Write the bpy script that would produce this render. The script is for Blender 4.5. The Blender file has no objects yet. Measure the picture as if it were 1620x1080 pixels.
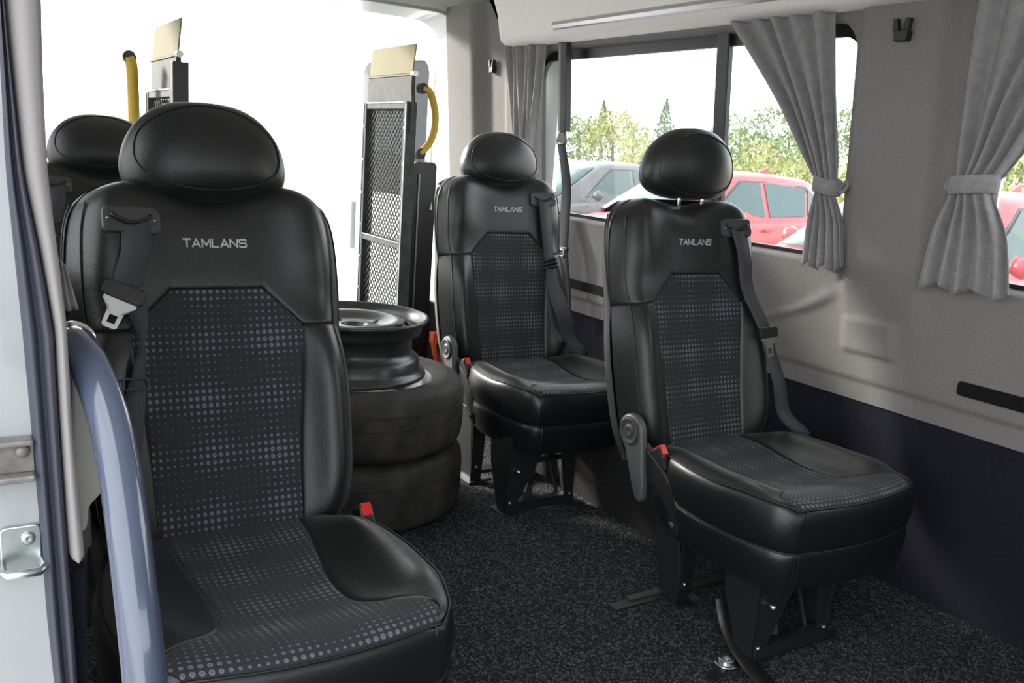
import bpy, bmesh, math, random
from mathutils import Vector, Matrix, Euler
random.seed(7)
C = bpy.context.scene.collection
scn = bpy.context.scene
PI = math.pi

# ------------------------------------------------------------------ camera, world, light, exposure
CP = Vector((-0.398, -1.222, 1.041)); FOC = 1400.34
R = Vector((0.84566, -0.52900, 0.07114)); F = Vector((0.53133, 0.82152, -0.20706)); U = R.cross(F)
R.normalize(); F.normalize(); U = R.cross(F).normalized(); R = F.cross(U)
cd = bpy.data.cameras.new('camera'); cam = bpy.data.objects.new('camera', cd); C.objects.link(cam)
M = Matrix((R, U, -F)).transposed().to_4x4(); M.translation = CP
cam.matrix_world = M
cd.sensor_width = 36; cd.lens = FOC/1620*36; cd.clip_start = .02; cd.clip_end = 500
scn.camera = cam

w = bpy.data.worlds.new('sky'); scn.world = w; w.use_nodes = True
nt = w.node_tree; nt.nodes.clear()
wo = nt.nodes.new('ShaderNodeOutputWorld'); bg = nt.nodes.new('ShaderNodeBackground')
tc = nt.nodes.new('ShaderNodeTexCoord'); nz = nt.nodes.new('ShaderNodeTexNoise'); cr = nt.nodes.new('ShaderNodeValToRGB')
mp = nt.nodes.new('ShaderNodeMapping'); mp.inputs['Scale'].default_value = (1.2, 1.2, 4)
nz.inputs['Scale'].default_value = 1.6; nz.inputs['Detail'].default_value = 5
cr.color_ramp.elements[0].position = .38; cr.color_ramp.elements[0].color = (.80, .89, .98, 1)
cr.color_ramp.elements[1].position = .58; cr.color_ramp.elements[1].color = (1, .99, .97, 1)
nt.links.new(tc.outputs['Generated'], mp.inputs[0]); nt.links.new(mp.outputs[0], nz.inputs['Vector'])
nt.links.new(nz.outputs['Fac'], cr.inputs[0]); nt.links.new(cr.outputs[0], bg.inputs[0])
bg.inputs[1].default_value = 4.4; nt.links.new(bg.outputs[0], wo.inputs[0])

sl = bpy.data.lights.new('sun', 'SUN'); sl.energy = 10; sl.angle = math.radians(9); sl.color = (1, .95, .86)
so = bpy.data.objects.new('sun', sl); C.objects.link(so)
so.rotation_euler = Vector((.54, -1, -.38)).to_track_quat('-Z', 'Y').to_euler()

vs = scn.view_settings
vs.view_transform = 'Standard'; vs.look = 'None'; vs.gamma = 1; vs.use_curve_mapping = False; vs.exposure = 0.0
scn.cycles.max_bounces = 10; scn.cycles.diffuse_bounces = 6; scn.cycles.transparent_max_bounces = 16

# ------------------------------------------------------------------ unprojection helpers (pixel -> point on a real plane)
def ray(x, y): return F*FOC + R*(x-810) + U*(540-y)
def at_x(x, y, X): d = ray(x, y); return CP + d*((X-CP.x)/d.x)
def at_y(x, y, Y): d = ray(x, y); return CP + d*((Y-CP.y)/d.y)
def at_z(x, y, z=0.): d = ray(x, y); return CP + d*((z-CP.z)/d.z)

# ------------------------------------------------------------------ materials
def mat(name, col, rough=.5, metal=0., spec=.5, bump=None, noise=None, coat=0., sheen=0.):
    m = bpy.data.materials.new(name); m.use_nodes = True; t = m.node_tree; b = t.nodes['Principled BSDF']
    b.inputs['Base Color'].default_value = (*col, 1); b.inputs['Roughness'].default_value = rough
    b.inputs['Metallic'].default_value = metal; b.inputs['Specular IOR Level'].default_value = spec
    b.inputs['Coat Weight'].default_value = coat; b.inputs['Sheen Weight'].default_value = sheen; b.inputs['Sheen Roughness'].default_value = .35
    tcn = t.nodes.new('ShaderNodeTexCoord')
    if noise:                                   # (scale, second colour)
        n = t.nodes.new('ShaderNodeTexNoise'); n.inputs['Scale'].default_value = noise[0]; n.inputs['Detail'].default_value = 4
        r = t.nodes.new('ShaderNodeValToRGB'); r.color_ramp.elements[0].color = (*col, 1); r.color_ramp.elements[1].color = (*noise[1], 1)
        lo, hi = noise[2] if len(noise) > 2 else (.35, .65)
        r.color_ramp.elements[0].position = lo; r.color_ramp.elements[1].position = hi
        t.links.new(tcn.outputs['Object'], n.inputs['Vector']); t.links.new(n.outputs['Fac'], r.inputs[0]); t.links.new(r.outputs[0], b.inputs['Base Color'])
    if bump:                                    # (scale, strength, distance)
        n = t.nodes.new('ShaderNodeTexNoise'); n.inputs['Scale'].default_value = bump[0]; n.inputs['Detail'].default_value = 3
        bp = t.nodes.new('ShaderNodeBump'); bp.inputs['Strength'].default_value = bump[1]; bp.inputs['Distance'].default_value = bump[2]
        t.links.new(tcn.outputs['Object'], n.inputs['Vector']); t.links.new(n.outputs['Fac'], bp.inputs['Height']); t.links.new(bp.outputs[0], b.inputs['Normal'])
    return m

LEATHER = mat('black_leather', (.008, .0095, .0095), .35, spec=.5, bump=(420, .35, .0012), noise=(6, (.012, .0135, .0135)), sheen=.13)
LEATHER2 = mat('black_leather_border', (.008, .009, .010), .32, spec=.5, bump=(300, .3, .0012))
PIPING = mat('black_piping', (.012, .012, .013), .45)
PLASTIC = mat('charcoal_plastic', (.045, .046, .048), .4, bump=(900, .25, .0004))
BLACKPL = mat('black_plastic', (.014, .014, .015), .4)
GREYPL = mat('grey_plastic', (.075, .077, .08), .42, bump=(900, .2, .0004))
BLACKMET = mat('black_painted_steel', (.016, .017, .018), .38, spec=.6, bump=(40, .1, .002))
STEEL = mat('bare_steel', (.55, .55, .56), .28, 1., bump=(60, .05, .001))
CHROME = mat('chrome', (.8, .8, .82), .12, 1.)
ZINC = mat('zinc', (.62, .66, .68), .3, 1., noise=(40, (.45, .5, .5)))
WEB = mat('grey_webbing', (.045, .047, .052), .75, bump=(700, .4, .0006))
RED = mat('red_button', (.62, .012, .012), .3)
LETTER = mat('silver_embroidery', (.5, .5, .52), .6)
CARPETW = mat('navy_wall_carpet', (.0125, .013, .020), .95, spec=.12, bump=(350, .5, .002), noise=(260, (.019, .0195, .029)))
TRIM = mat('grey_trim_fabric', (.195, .186, .181), .9, spec=.2, bump=(500, .35, .001), noise=(240, (.232, .222, .217)))
COVEM = mat('pale_headliner', (.87, .85, .815), .9, spec=.2, bump=(500, .3, .001), noise=(120, (.90, .88, .845)))
CURT = mat('grey_curtain', (.245, .238, .245), .85, spec=.2, sheen=.3, bump=(300, .3, .0015), noise=(60, (.295, .288, .293)))
WHITEP = mat('white_body_paint', (.78, .80, .80), .28, coat=.4, noise=(5, (.72, .74, .74)))
DIRTYW = mat('worn_white_paint', (.37, .395, .41), .35, coat=.2, noise=(9, (.31, .315, .31), (.52, .72)))
SEAL = mat('blue_grey_rubber', (.05, .053, .075), .6, bump=(200, .2, .001))
PILLT = mat('light_pillar_trim', (.31, .29, .295), .9, spec=.2, bump=(500, .3, .001))
BARM = mat('blue_grey_enamel', (.068, .085, .135), .18, coat=.6)
RUBBER = mat('tyre_rubber', (.024, .023, .022), .7, spec=.4, noise=(14, (.058, .053, .046)), bump=(90, .3, .002))
RIMM = mat('black_rim_enamel', (.020, .022, .022), .3, spec=.6, noise=(22, (.035, .036, .036)), bump=(60, .12, .001))
RIMG = mat('grey_inner_rim', (.28, .27, .265), .5, metal=.4, noise=(40, (.16, .15, .15)))
YELLOW = mat('yellow_enamel', (.72, .46, .05), .4)
PALEY = mat('pale_yellow_plate', (.27, .245, .17), .85, spec=.15)
ORANGE = mat('orange_plastic', (.80, .11, .03), .4)
LIFTG = mat('lift_grey_steel', (.055, .058, .058), .7, spec=.25, metal=0., noise=(30, (.085, .09, .09)))
LIFTEDGE = mat('lift_bare_edge', (.34, .34, .34), .5, 1.)
ASPH = mat('pale_gravel', (.32, .315, .30), .95, noise=(.8, (.37, .365, .35)), bump=(12, .3, .02))
FIELD = mat('dry_grass', (.23, .245, .07), .95, noise=(.5, (.33, .31, .11)))
CARGLASS = mat('car_glass', (.02, .06, .06), .03, spec=.5)
TYRE2 = mat('car_tyre', (.03, .03, .03), .8)
HUB = mat('car_alloy', (.5, .5, .52), .3, 1.)
REDP = mat('car_red', (.40, .008, .015), .3, coat=.35)
GREYP = mat('car_dark_grey', (.05, .055, .06), .4, coat=.3)
SILV = mat('car_silver', (.6, .62, .64), .3, metal=.3, coat=1.)
LAMPM = mat('headlamp', (.7, .72, .75), .1, coat=1.)
BARK = mat('bark', (.12, .09, .06), .9)

def carpet():
    m = bpy.data.materials.new('charcoal_floor_carpet'); m.use_nodes = True; t = m.node_tree; b = t.nodes['Principled BSDF']
    b.inputs['Roughness'].default_value = .95; b.inputs['Specular IOR Level'].default_value = .15
    tcn = t.nodes.new('ShaderNodeTexCoord')
    v = t.nodes.new('ShaderNodeTexVoronoi'); v.inputs['Scale'].default_value = 230
    n = t.nodes.new('ShaderNodeTexNoise'); n.inputs['Scale'].default_value = 3
    r = t.nodes.new('ShaderNodeValToRGB'); e = r.color_ramp.elements
    e[0].color = (.007, .0075, .008, 1); e[1].color = (.16, .165, .175, 1); e[1].position = .95; x = e.new(.55); x.color = (.030, .032, .035, 1)
    t.links.new(tcn.outputs['Object'], v.inputs['Vector']); t.links.new(v.outputs['Color'], r.inputs[0])
    t.links.new(r.outputs[0], b.inputs['Base Color'])
    bp = t.nodes.new('ShaderNodeBump'); bp.inputs['Strength'].default_value = .8; bp.inputs['Distance'].default_value = .004
    t.links.new(v.outputs['Distance'], bp.inputs['Height']); t.links.new(bp.outputs[0], b.inputs['Normal'])
    return m
CARPET = carpet()

def dotcloth():
    """woven cloth with rows of grey dots whose size swells and fades; uses the UV map in metres"""
    m = bpy.data.materials.new('dotted_seat_cloth'); m.use_nodes = True; t = m.node_tree; b = t.nodes['Principled BSDF']; N = t.nodes; L = t.links
    b.inputs['Roughness'].default_value = .85; b.inputs['Specular IOR Level'].default_value = .25; b.inputs['Sheen Weight'].default_value = .08
    uv = N.new('ShaderNodeUVMap'); sep = N.new('ShaderNodeSeparateXYZ'); L.new(uv.outputs[0], sep.inputs[0])
    def op(o, a, bb=None, cc=None):
        n = N.new('ShaderNodeMath'); n.operation = o
        for i, k in enumerate((a, bb, cc)):
            if k is None: continue
            if isinstance(k, (int, float)): n.inputs[i].default_value = k
            else: L.new(k, n.inputs[i])
        return n.outputs[0]
    cu = op('DIVIDE', sep.outputs[0], .0112); cv = op('DIVIDE', sep.outputs[1], .0125)
    iu = op('FLOOR', cu); iv = op('FLOOR', cv)
    fu = op('SUBTRACT', op('FRACT', cu), .5); fv = op('SUBTRACT', op('FRACT', cv), .5)
    r = op('SQRT', op('ADD', op('MULTIPLY', fu, fu), op('MULTIPLY', fv, fv)))
    a1 = op('SINE', op('MULTIPLY_ADD', iu, .62, .9)); a2 = op('SINE', op('MULTIPLY_ADD', iv, .78, .4))
    a3 = op('SINE', op('ADD', op('MULTIPLY', iu, .23), op('MULTIPLY', iv, .31)))
    sz = op('MULTIPLY_ADD', op('ADD', op('ADD', a1, op('MULTIPLY', a2, 1.4)), op('MULTIPLY', a3, .6)), .062, .160)
    sz = op('MAXIMUM', sz, .075)
    edge = N.new('ShaderNodeMapRange'); edge.interpolation_type = 'SMOOTHSTEP'
    L.new(op('SUBTRACT', r, sz), edge.inputs[0]); edge.inputs[1].default_value = -.05; edge.inputs[2].default_value = .04
    edge.inputs[3].default_value = 1; edge.inputs[4].default_value = 0
    ring = N.new('ShaderNodeMapRange'); L.new(op('DIVIDE', r, sz), ring.inputs[0])
    ring.inputs[1].default_value = .35; ring.inputs[2].default_value = .75; ring.inputs[3].default_value = .45; ring.inputs[4].default_value = 1
    fac = op('MULTIPLY', op('MULTIPLY', edge.outputs[0], ring.outputs[0]), .62)
    wv = N.new('ShaderNodeTexNoise'); wv.inputs['Scale'].default_value = 900; L.new(uv.outputs[0], wv.inputs['Vector'])
    base = N.new('ShaderNodeMix'); base.data_type = 'RGBA'; L.new(wv.outputs['Fac'], base.inputs[0])
    base.inputs[6].default_value = (.020, .021, .026, 1); base.inputs[7].default_value = (.034, .035, .041, 1)
    mx = N.new('ShaderNodeMix'); mx.data_type = 'RGBA'; L.new(fac, mx.inputs[0]); L.new(base.outputs[2], mx.inputs[6]); mx.inputs[7].default_value = (.26, .27, .31, 1)
    L.new(mx.outputs[2], b.inputs['Base Color'])
    bp = N.new('ShaderNodeBump'); bp.inputs['Strength'].default_value = .3; bp.inputs['Distance'].default_value = .0006
    L.new(wv.outputs['Fac'], bp.inputs['Height']); L.new(bp.outputs[0], b.inputs['Normal'])
    return m
CLOTH = dotcloth()

def glass():
    m = bpy.data.materials.new('window_glass'); m.use_nodes = True; t = m.node_tree; t.nodes.clear()
    o = t.nodes.new('ShaderNodeOutputMaterial'); mx = t.nodes.new('ShaderNodeMixShader'); tr = t.nodes.new('ShaderNodeBsdfTransparent'); gl = t.nodes.new('ShaderNodeBsdfGlossy')
    tr.inputs[0].default_value = (.93, .96, .95, 1); gl.inputs['Roughness'].default_value = .02
    fr = t.nodes.new('ShaderNodeFresnel'); fr.inputs[0].default_value = 1.45
    t.links.new(fr.outputs[0], mx.inputs[0]); dm = t.nodes.new('ShaderNodeMixShader'); tl_ = t.nodes.new('ShaderNodeBsdfTranslucent'); tl_.inputs[0].default_value = (.95, .97, .97, 1); dm.inputs[0].default_value = .045  # translucent share lays a pale veil over the view, standing in for glare
    t.links.new(tr.outputs[0], dm.inputs[1]); t.links.new(tl_.outputs[0], dm.inputs[2]); t.links.new(dm.outputs[0], mx.inputs[1]); t.links.new(gl.outputs[0], mx.inputs[2]); t.links.new(mx.outputs[0], o.inputs[0])
    return m
GLASS = glass()

# ------------------------------------------------------------------ object helpers
def link(o, parent=None):
    C.objects.link(o)
    if parent: o.parent = parent
    return o
def tag(o, label=None, cat=None, group=None, kind=None):
    for k, v in (('label', label), ('category', cat), ('group', group), ('kind', kind)):
        if v: o[k] = v
    return o
def empty(name, label=None, cat=None, loc=(0, 0, 0), rz=0., group=None, kind=None):
    o = bpy.data.objects.new(name, None); o.empty_display_size = .05; link(o); o.location = loc; o.rotation_euler = (0, 0, rz)
    return tag(o, label, cat, group, kind)
def mesh_obj(name, verts, faces, m, parent=None, smooth=True, uvs=None, sub=0, solid=0., bevel=0.):
    me = bpy.data.meshes.new(name); me.from_pydata([tuple(v) for v in verts], [], faces); me.update()
    if uvs:
        l = me.uv_layers.new(name='UVMap')
        for lp in me.loops: l.data[lp.index].uv = uvs[lp.vertex_index]
    me.materials.append(m)
    if smooth: me.polygons.foreach_set('use_smooth', [True]*len(me.polygons))
    o = bpy.data.objects.new(name, me); link(o, parent)
    if solid: s = o.modifiers.new('solid', 'SOLIDIFY'); s.thickness = solid; s.offset = 0
    if bevel: s = o.modifiers.new('bevel', 'BEVEL'); s.width = bevel; s.segments = 2; s.limit_method = 'ANGLE'
    if sub: s = o.modifiers.new('sub', 'SUBSURF'); s.levels = sub; s.render_levels = sub
    return o

class MB:
    """collects shapes into one mesh"""
    def __init__(s): s.v = []; s.f = []
    def add(s, vs, fs):
        b = len(s.v); s.v += [Vector(v) for v in vs]; s.f += [tuple(b+i for i in f) for f in fs]; return s
    def box(s, c, d, rot=None):
        c = Vector(c); h = [x/2 for x in d]; vs = [Vector((x*h[0], y*h[1], z*h[2])) for x in (-1, 1) for y in (-1, 1) for z in (-1, 1)]
        if rot is not None: vs = [rot @ v for v in vs]
        return s.add([c+v for v in vs], [(0, 1, 3, 2), (4, 6, 7, 5), (0, 4, 5, 1), (2, 3, 7, 6), (0, 2, 6, 4), (1, 5, 7, 3)])
    def bar(s, a, b, wx, wy, up=(0, 0, 1)):
        a = Vector(a); b = Vector(b); d = (b-a); L = d.length; d.normalize(); up = Vector(up)
        x = d.cross(up)
        if x.length < 1e-4: x = d.cross(Vector((1, 0, 0)))
        x.normalize(); y = x.cross(d); return s.box((a+b)/2, (wx, L, wy), Matrix((x, d, y)).transposed())
    def tube(s, pts, r, n=12, cap=True, closed=False):
        pts = [Vector(p) for p in pts]; rs = r if isinstance(r, (list, tuple)) else [r]*len(pts); N = len(pts)
        vs = []; prev = None
        for i, p in enumerate(pts):
            if closed: d = pts[(i+1) % N]-pts[i-1]
            else: d = pts[min(i+1, N-1)]-pts[max(i-1, 0)]
            d.normalize()
            if prev is None:
                x = d.cross(Vector((0, 0, 1)))
                if x.length < .05: x = d.cross(Vector((1, 0, 0)))
            else: x = prev - d*prev.dot(d)
            x.normalize(); prev = x; y = d.cross(x)
            vs += [p + (x*math.cos(2*PI*k/n)+y*math.sin(2*PI*k/n))*rs[i] for k in range(n)]
        fs = []
        for i in range(N if closed else N-1):
            j = (i+1) % N
            fs += [(i*n+k, i*n+(k+1) % n, j*n+(k+1) % n, j*n+k) for k in range(n)]
        if cap and not closed: fs += [tuple(range(n))[::-1], tuple((N-1)*n+k for k in range(n))]
        return s.add(vs, fs)
    def lathe(s, prof, c=(0, 0, 0), axis='Z', n=48, closed=False):
        c = Vector(c); vs = []; m = len(prof)
        for k in range(n):
            a = 2*PI*k/n; ca, sa = math.cos(a), math.sin(a)
            for r, h in prof:
                v = {'Z': (r*ca, r*sa, h), 'X': (h, r*ca, r*sa), 'Y': (r*sa, h, r*ca)}[axis]; vs.append(c+Vector(v))
        fs = []
        for k in range(n):
            j = (k+1) % n
            for i in range(m if closed else m-1):
                i2 = (i+1) % m; fs.append((k*m+i, j*m+i, j*m+i2, k*m+i2))
        return s.add(vs, fs)
    def prism(s, poly, axis, a, b):
        """poly: 2-D outline; axis X -> (y,z), Y -> (x,z), Z -> (x,y)"""
        def P(p, h): return {'X': (h, p[0], p[1]), 'Y': (p[0], h, p[1]), 'Z': (p[0], p[1], h)}[axis]
        n = len(poly); vs = [P(p, a) for p in poly]+[P(p, b) for p in poly]
        return s.add(vs, [tuple(range(n)), tuple(range(n, 2*n))[::-1]]+[(i, i+n, (i+1) % n+n, (i+1) % n) for i in range(n)])
    def build(s, name, m, parent=None, smooth=False, **k):
        o = mesh_obj(name, s.v, s.f, m, parent, smooth, **k)
        bm = bmesh.new(); bm.from_mesh(o.data); bmesh.ops.recalc_face_normals(bm, faces=bm.faces); bm.to_mesh(o.data); bm.free()
        return o
def autosmooth(o, deg=40):
    me = o.data; me.polygons.foreach_set('use_smooth', [True]*len(me.polygons)); me.set_sharp_from_angle(angle=math.radians(deg)); return o
def interp(tab, x):
    if x <= tab[0][0]: return tab[0][1]
    for (a, va), (b, vb) in zip(tab, tab[1:]):
        if x <= b:
            t = (x-a)/(b-a); return va+(vb-va)*t
    return tab[-1][1]
def smooth_interp(tab, x):
    if x <= tab[0][0]: return tab[0][1]
    for i in range(len(tab)-1):
        a, va = tab[i]; b, vb = tab[i+1]
        if x <= b:
            t = (x-a)/(b-a)
            def sl(j):
                if j <= 0 or j >= len(tab)-1: return (tab[min(j+1, len(tab)-1)][1]-tab[max(j-1, 0)][1])/(tab[min(j+1, len(tab)-1)][0]-tab[max(j-1, 0)][0])
                return (tab[j+1][1]-tab[j-1][1])/(tab[j+1][0]-tab[j-1][0])
            m0, m1 = sl(i)*(b-a), sl(i+1)*(b-a); t2, t3 = t*t, t*t*t
            return (2*t3-3*t2+1)*va+(t3-2*t2+t)*m0+(3*t2-2*t3)*vb+(t3-t2)*m1
    return tab[-1][1]
def sstep(a, b, x):
    t = max(0, min(1, (x-a)/(b-a))); return t*t*(3-2*t)
def gauss(x): return math.exp(-x*x)
def rrect(x0, x1, y0, y1, r, n=6):
    out = []
    for cx, cy, a0 in ((x1-r, y1-r, 0), (x0+r, y1-r, PI/2), (x0+r, y0+r, PI), (x1-r, y0+r, 1.5*PI)):
        out += [(cx+r*math.cos(a0+PI/2*k/n), cy+r*math.sin(a0+PI/2*k/n)) for k in range(n+1)]
    return out
def curve(pts, n):
    """Catmull-Rom through points"""
    pts = [Vector(p) for p in pts]; out = []
    for i in range(len(pts)-1):
        p0, p1, p2, p3 = pts[max(i-1, 0)], pts[i], pts[i+1], pts[min(i+2, len(pts)-1)]
        for k in range(n):
            t = k/n; out.append(.5*((2*p1)+(p2-p0)*t+(2*p0-5*p1+4*p2-p3)*t*t+(3*p1-p0-3*p2+p3)*t**3))
    out.append(pts[-1]); return out
def ribbon(name, pts, widths, wdirs, m, parent, thick=.0016, n=6):
    P = curve(pts, n); N = len(P); vs = []; fs = []
    for i, p in enumerate(P):
        t = i/(N-1)*(len(pts)-1); k = min(int(t), len(pts)-2); f = t-k
        wd = (Vector(wdirs[k])*(1-f)+Vector(wdirs[k+1])*f).normalized(); wi = widths[k]*(1-f)+widths[k+1]*f
        for q in (-.5, 0, .5): vs.append(p+wd*wi*q)
    for i in range(N-1):
        for q in (0, 1): fs.append((i*3+q, i*3+q+1, i*3+q+4, i*3+q+3))
    return mesh_obj(name, vs, fs, m, parent, True, solid=thick)

# ------------------------------------------------------------------ the setting
GZ = -.48
# floor
fl = MB(); fl.box((.68, .02, -.02), (1.98, 5.2, .04)); o = fl.build('floor', CARPET); tag(o, kind='structure')

# right wall, as a surface X(Y,z)
def wallX(Y, z):
    if z < .46: base = 1.66-.02*z
    elif z < .82: base = 1.632-.03*(z-.46)/.36
    else: base = 1.602-.058*(z-.82)/.64
    if z >= .46:
        pil = sstep(.02, .07, Y)*(1-sstep(.25, .30, Y))*sstep(.62, .86, z)
        base -= .032*pil
        base -= .03*sstep(1.78, 1.86, Y)*(1-sstep(1.93, 2.0, Y))*sstep(.7, .95, z)      # rear pillar ridges
        base -= .05*sstep(2.10, 2.2, Y)*sstep(.6, .8, z)
        # moulded pad and the soft swell that runs down from the pillar foot
        e = sstep(.10, .115, Y)*(1-sstep(.255, .27, Y))*sstep(.585, .60, z)*(1-sstep(.675, .69, z)); base -= .012*e
        cx = smooth_interp([(.60, .60), (.64, .50), (.665, .44), (.69, .385), (.73, .325), (.79, .262), (.86, .24)], z); base -= .013*(sstep(-.05, .0, Y-cx)*(1-sstep(.0, .05, Y-cx)))*sstep(.60, .67, z)*(1-sstep(.70, .775, z))
        base += .010*(1-sstep(.512, .522, z))                                             # lower lip
    return base
def grid_wall(name, ys, zs, m, parent=None, hole=None):
    vs = [(wallX(y, z), y, z) for y in ys for z in zs]; nz_ = len(zs)
    fs = [(i*nz_+j, i*nz_+j+1, (i+1)*nz_+j+1, (i+1)*nz_+j) for i in range(len(ys)-1) for j in range(nz_-1)]
    return mesh_obj(name, vs, fs, m, parent, True)
def frange(a, b, n): return [a+(b-a)*i/n for i in range(n+1)]
WR = empty('wall_right', kind='structure')
lowc = grid_wall('carpet_lining', frange(-2.55, 2.4, 60), frange(0, .4599, 8), CARPETW, WR)
lowc['label'] = 'dark navy carpet lining on the lower wall'
W1 = (.30, 1.80, .808, 1.445); W2 = (-1.0, -.055, .808, 1.445)
def wall_with_window(name, cell, hole):
    y0, y1, z0, z1 = cell; hy0, hy1, hz0, hz1 = hole; r = .085; n = 16
    # structured: rays from the rounded hole to the cell border, corners included by making border points explicit
    h = []; o_ = []
    def seg(p, q, k): return [(p[0]+(q[0]-p[0])*i/k, p[1]+(q[1]-p[1])*i/k) for i in range(k)]
    arcs = [((hy1-r, hz1-r), 0, (y1, z1)), ((hy0+r, hz1-r), PI/2, (y0, z1)), ((hy0+r, hz0+r), PI, (y0, z0)), ((hy1-r, hz0+r), 1.5*PI, (y1, z0))]
    for q, (c_, a0, corner) in enumerate(arcs):
        arc = [(c_[0]+r*math.cos(a0+PI/2*k/n), c_[1]+r*math.sin(a0+PI/2*k/n)) for k in range(n+1)]
        st = (y1, c_[1]) if q == 0 else (c_[0], z1) if q == 1 else (y0, c_[1]) if q == 2 else (c_[0], z0)
        en = (c_[0], z1) if q == 0 else (y0, c_[1]) if q == 1 else (c_[0], z0) if q == 2 else (y1, c_[1])
        bord = [(st[0]+(corner[0]-st[0])*k/(n/2), st[1]+(corner[1]-st[1])*k/(n/2)) for k in range(n//2)]+[(corner[0]+(en[0]-corner[0])*k/(n/2), corner[1]+(en[1]-corner[1])*k/(n/2)) for k in range(n//2+1)]
        h += arc; o_ += bord
        nc = arcs[(q+1) % 4]; na = (nc[0][0]+r*math.cos(nc[1]), nc[0][1]+r*math.sin(nc[1])); k2 = 40 if q % 2 == 0 else 16
        nst = [(c_[0], z1), (y0, c_[1]), (c_[0], z0), (y1, c_[1])][q]
        nen = [(nc[0][0], z1), (y0, nc[0][1]), (nc[0][0], z0), (y1, nc[0][1])][q]
        h += seg(arc[-1], na, k2)[1:]; o_ += seg(nst, nen, k2)[1:]
    N = len(h); K = 12; vs = []; fs = []; cy, cz = (hy0+hy1)/2, (hz0+hz1)/2
    for k in range(K+1):
        for a, b in zip(o_, h):
            t = k/K; y = a[0]+(b[0]-a[0])*t; z = a[1]+(b[1]-a[1])*t; vs.append((wallX(y, z), y, z))
    for dx, ins in ((.004, .004), (.014, .009), (.05, .014)):
        for (y, z) in h: vs.append((wallX(y, z)+dx, y-ins*(1 if y > cy else -1), z-ins*(1 if z > cz else -1)))
    for k in range(K+3):
        for i in range(N): j = (i+1) % N; fs.append((k*N+i, k*N+j, (k+1)*N+j, (k+1)*N+i))
    return mesh_obj(name, vs, fs, TRIM, WR, True)
ZS = frange(.46, .78, 44)
lowt = grid_wall('lower_trim_panel', frange(-2.55, -.6, 24)+frange(-.58, .75, 120)[0:]+frange(.77, 2.4, 60), ZS, TRIM, WR)
wall_with_window('window_surround', (.02+.15, 1.82, .78, 1.47), W1)
grid_wall('pillar_panel', frange(-.02, .17, 26), frange(.78, 1.47, 30), TRIM, WR)
wall_with_window('window_surround', (-1.1, -.02, .78, 1.47), W2)
grid_wall('front_panel', frange(-2.55, -1.1, 10), frange(.78, 1.47, 10), TRIM, WR)
grid_wall('rear_pillar_panel', frange(1.82, 2.40, 60), frange(.78, 1.64, 30), TRIM, WR)
grid_wall('upper_panel', frange(-2.55, 1.82, 60), frange(1.47, 1.74, 4), TRIM, WR)
# outer skin below and between windows
sk = MB()
for a, b in ((-2.6, -1.05), (-.02, .26), (1.84, 2.55)): sk.box((1.735, (a+b)/2, .6), (.02, b-a, 2.3))
sk.box((1.735, -.02, .12), (.02, 5.14, 1.36)); sk.box((1.735, -.02, 1.62), (.02, 5.14, .32)); sk.build('outer_skin', WHITEP, WR)
# black slotted rail in the trim
for nm, (ya, yb, zc) in {'a': (1.22, 1.62, .57), 'b': (-.75, -.072, .572)}.items():
    m_ = MB(); poly = rrect(ya, yb, zc-.017, zc+.017, .008, 3); X = wallX((ya+yb)/2, zc); m_.prism(poly, 'X', X-.008, X+.02); m_.build('black_rail', mat('matt_black_rail', (.008, .008, .009), .8, spec=.15), WR, bevel=.003)['label'] = 'black plastic rail let into the trim'

def window(n, hole, post=None):
    y0, y1, z0, z1 = hole; e = empty('window_%d' % n, kind='structure')
    def X(z): return wallX((y0+y1)/2 if n == 2 else 1.0, z)+.052
    outer = rrect(y0-.01, y1+.01, z0-.01, z1+.01, .085, 8); inner = rrect(y0+.014, y1-.014, z0+.024, z1-.046, .07, 8); N = len(outer)
    vs = [(X(z)-.004, y, z) for y, z in outer]+[(X(z)-.008, y, z) for y, z in inner]+[(X(z)+.012, y, z) for y, z in inner]
    fs = [(k*N+i, k*N+(i+1) % N, (k+1)*N+(i+1) % N, (k+1)*N+i) for k in (0, 1) for i in range(N)]
    mesh_obj('window_frame', vs, fs, BLACKPL, e, False)
    zs = frange(z0, z1, 6); vs = [(X(z)+.008, y, z) for y in (y0-.01, y1+.01) for z in zs]; nn = len(zs)
    mesh_obj('pane', vs, [(i, i+1, nn+i+1, nn+i) for i in range(nn-1)], GLASS, e, False)
    for py in (post or []):
        m_ = MB(); m_.bar((X(z0)-.012, py, z0), (X(z1)-.012, py, z1), .050, .022, up=(1, 0, 0)); m_.build('divider_post', BLACKPL, e, bevel=.004)
    return e
window(1, W1, [.800]); window(2, W2)

# ceiling, cove, rear wall, added front light blocker, left wall
ce = MB(); ce.box((.68, -.02, 1.76), (2.1, 5.1, .04)); tag(ce.build('ceiling', COVEM), kind='structure')
cprof = [(1.60, 1.452), (1.52, 1.449), (1.478, 1.451), (1.460, 1.462), (1.452, 1.480), (1.446, 1.51), (1.436, 1.56), (1.40, 1.64), (1.33, 1.70), (1.22, 1.742)]
ys = frange(-2.5, 1.86, 30)+[1.885, 1.905, 1.917, 1.922]
vs = []; K = len(cprof)
for y in ys:
    t = max(0, (y-1.86)/.062); sh = 1-math.sqrt(max(0, 1-t*t)); 
    for x, z in cprof: vs.append((x+(1.56-x)*sh*.35, y, z+.02*sh*(1 if z < 1.5 else 0)))
fs = [(i*K+j, i*K+j+1, (i+1)*K+j+1, (i+1)*K+j) for i in range(len(ys)-1) for j in range(K-1)]
b = len(vs); fs.append(tuple(range(b-K, b)))
cove = mesh_obj('trim_1', vs, fs, COVEM, None, True); tag(cove, kind='structure')
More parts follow.
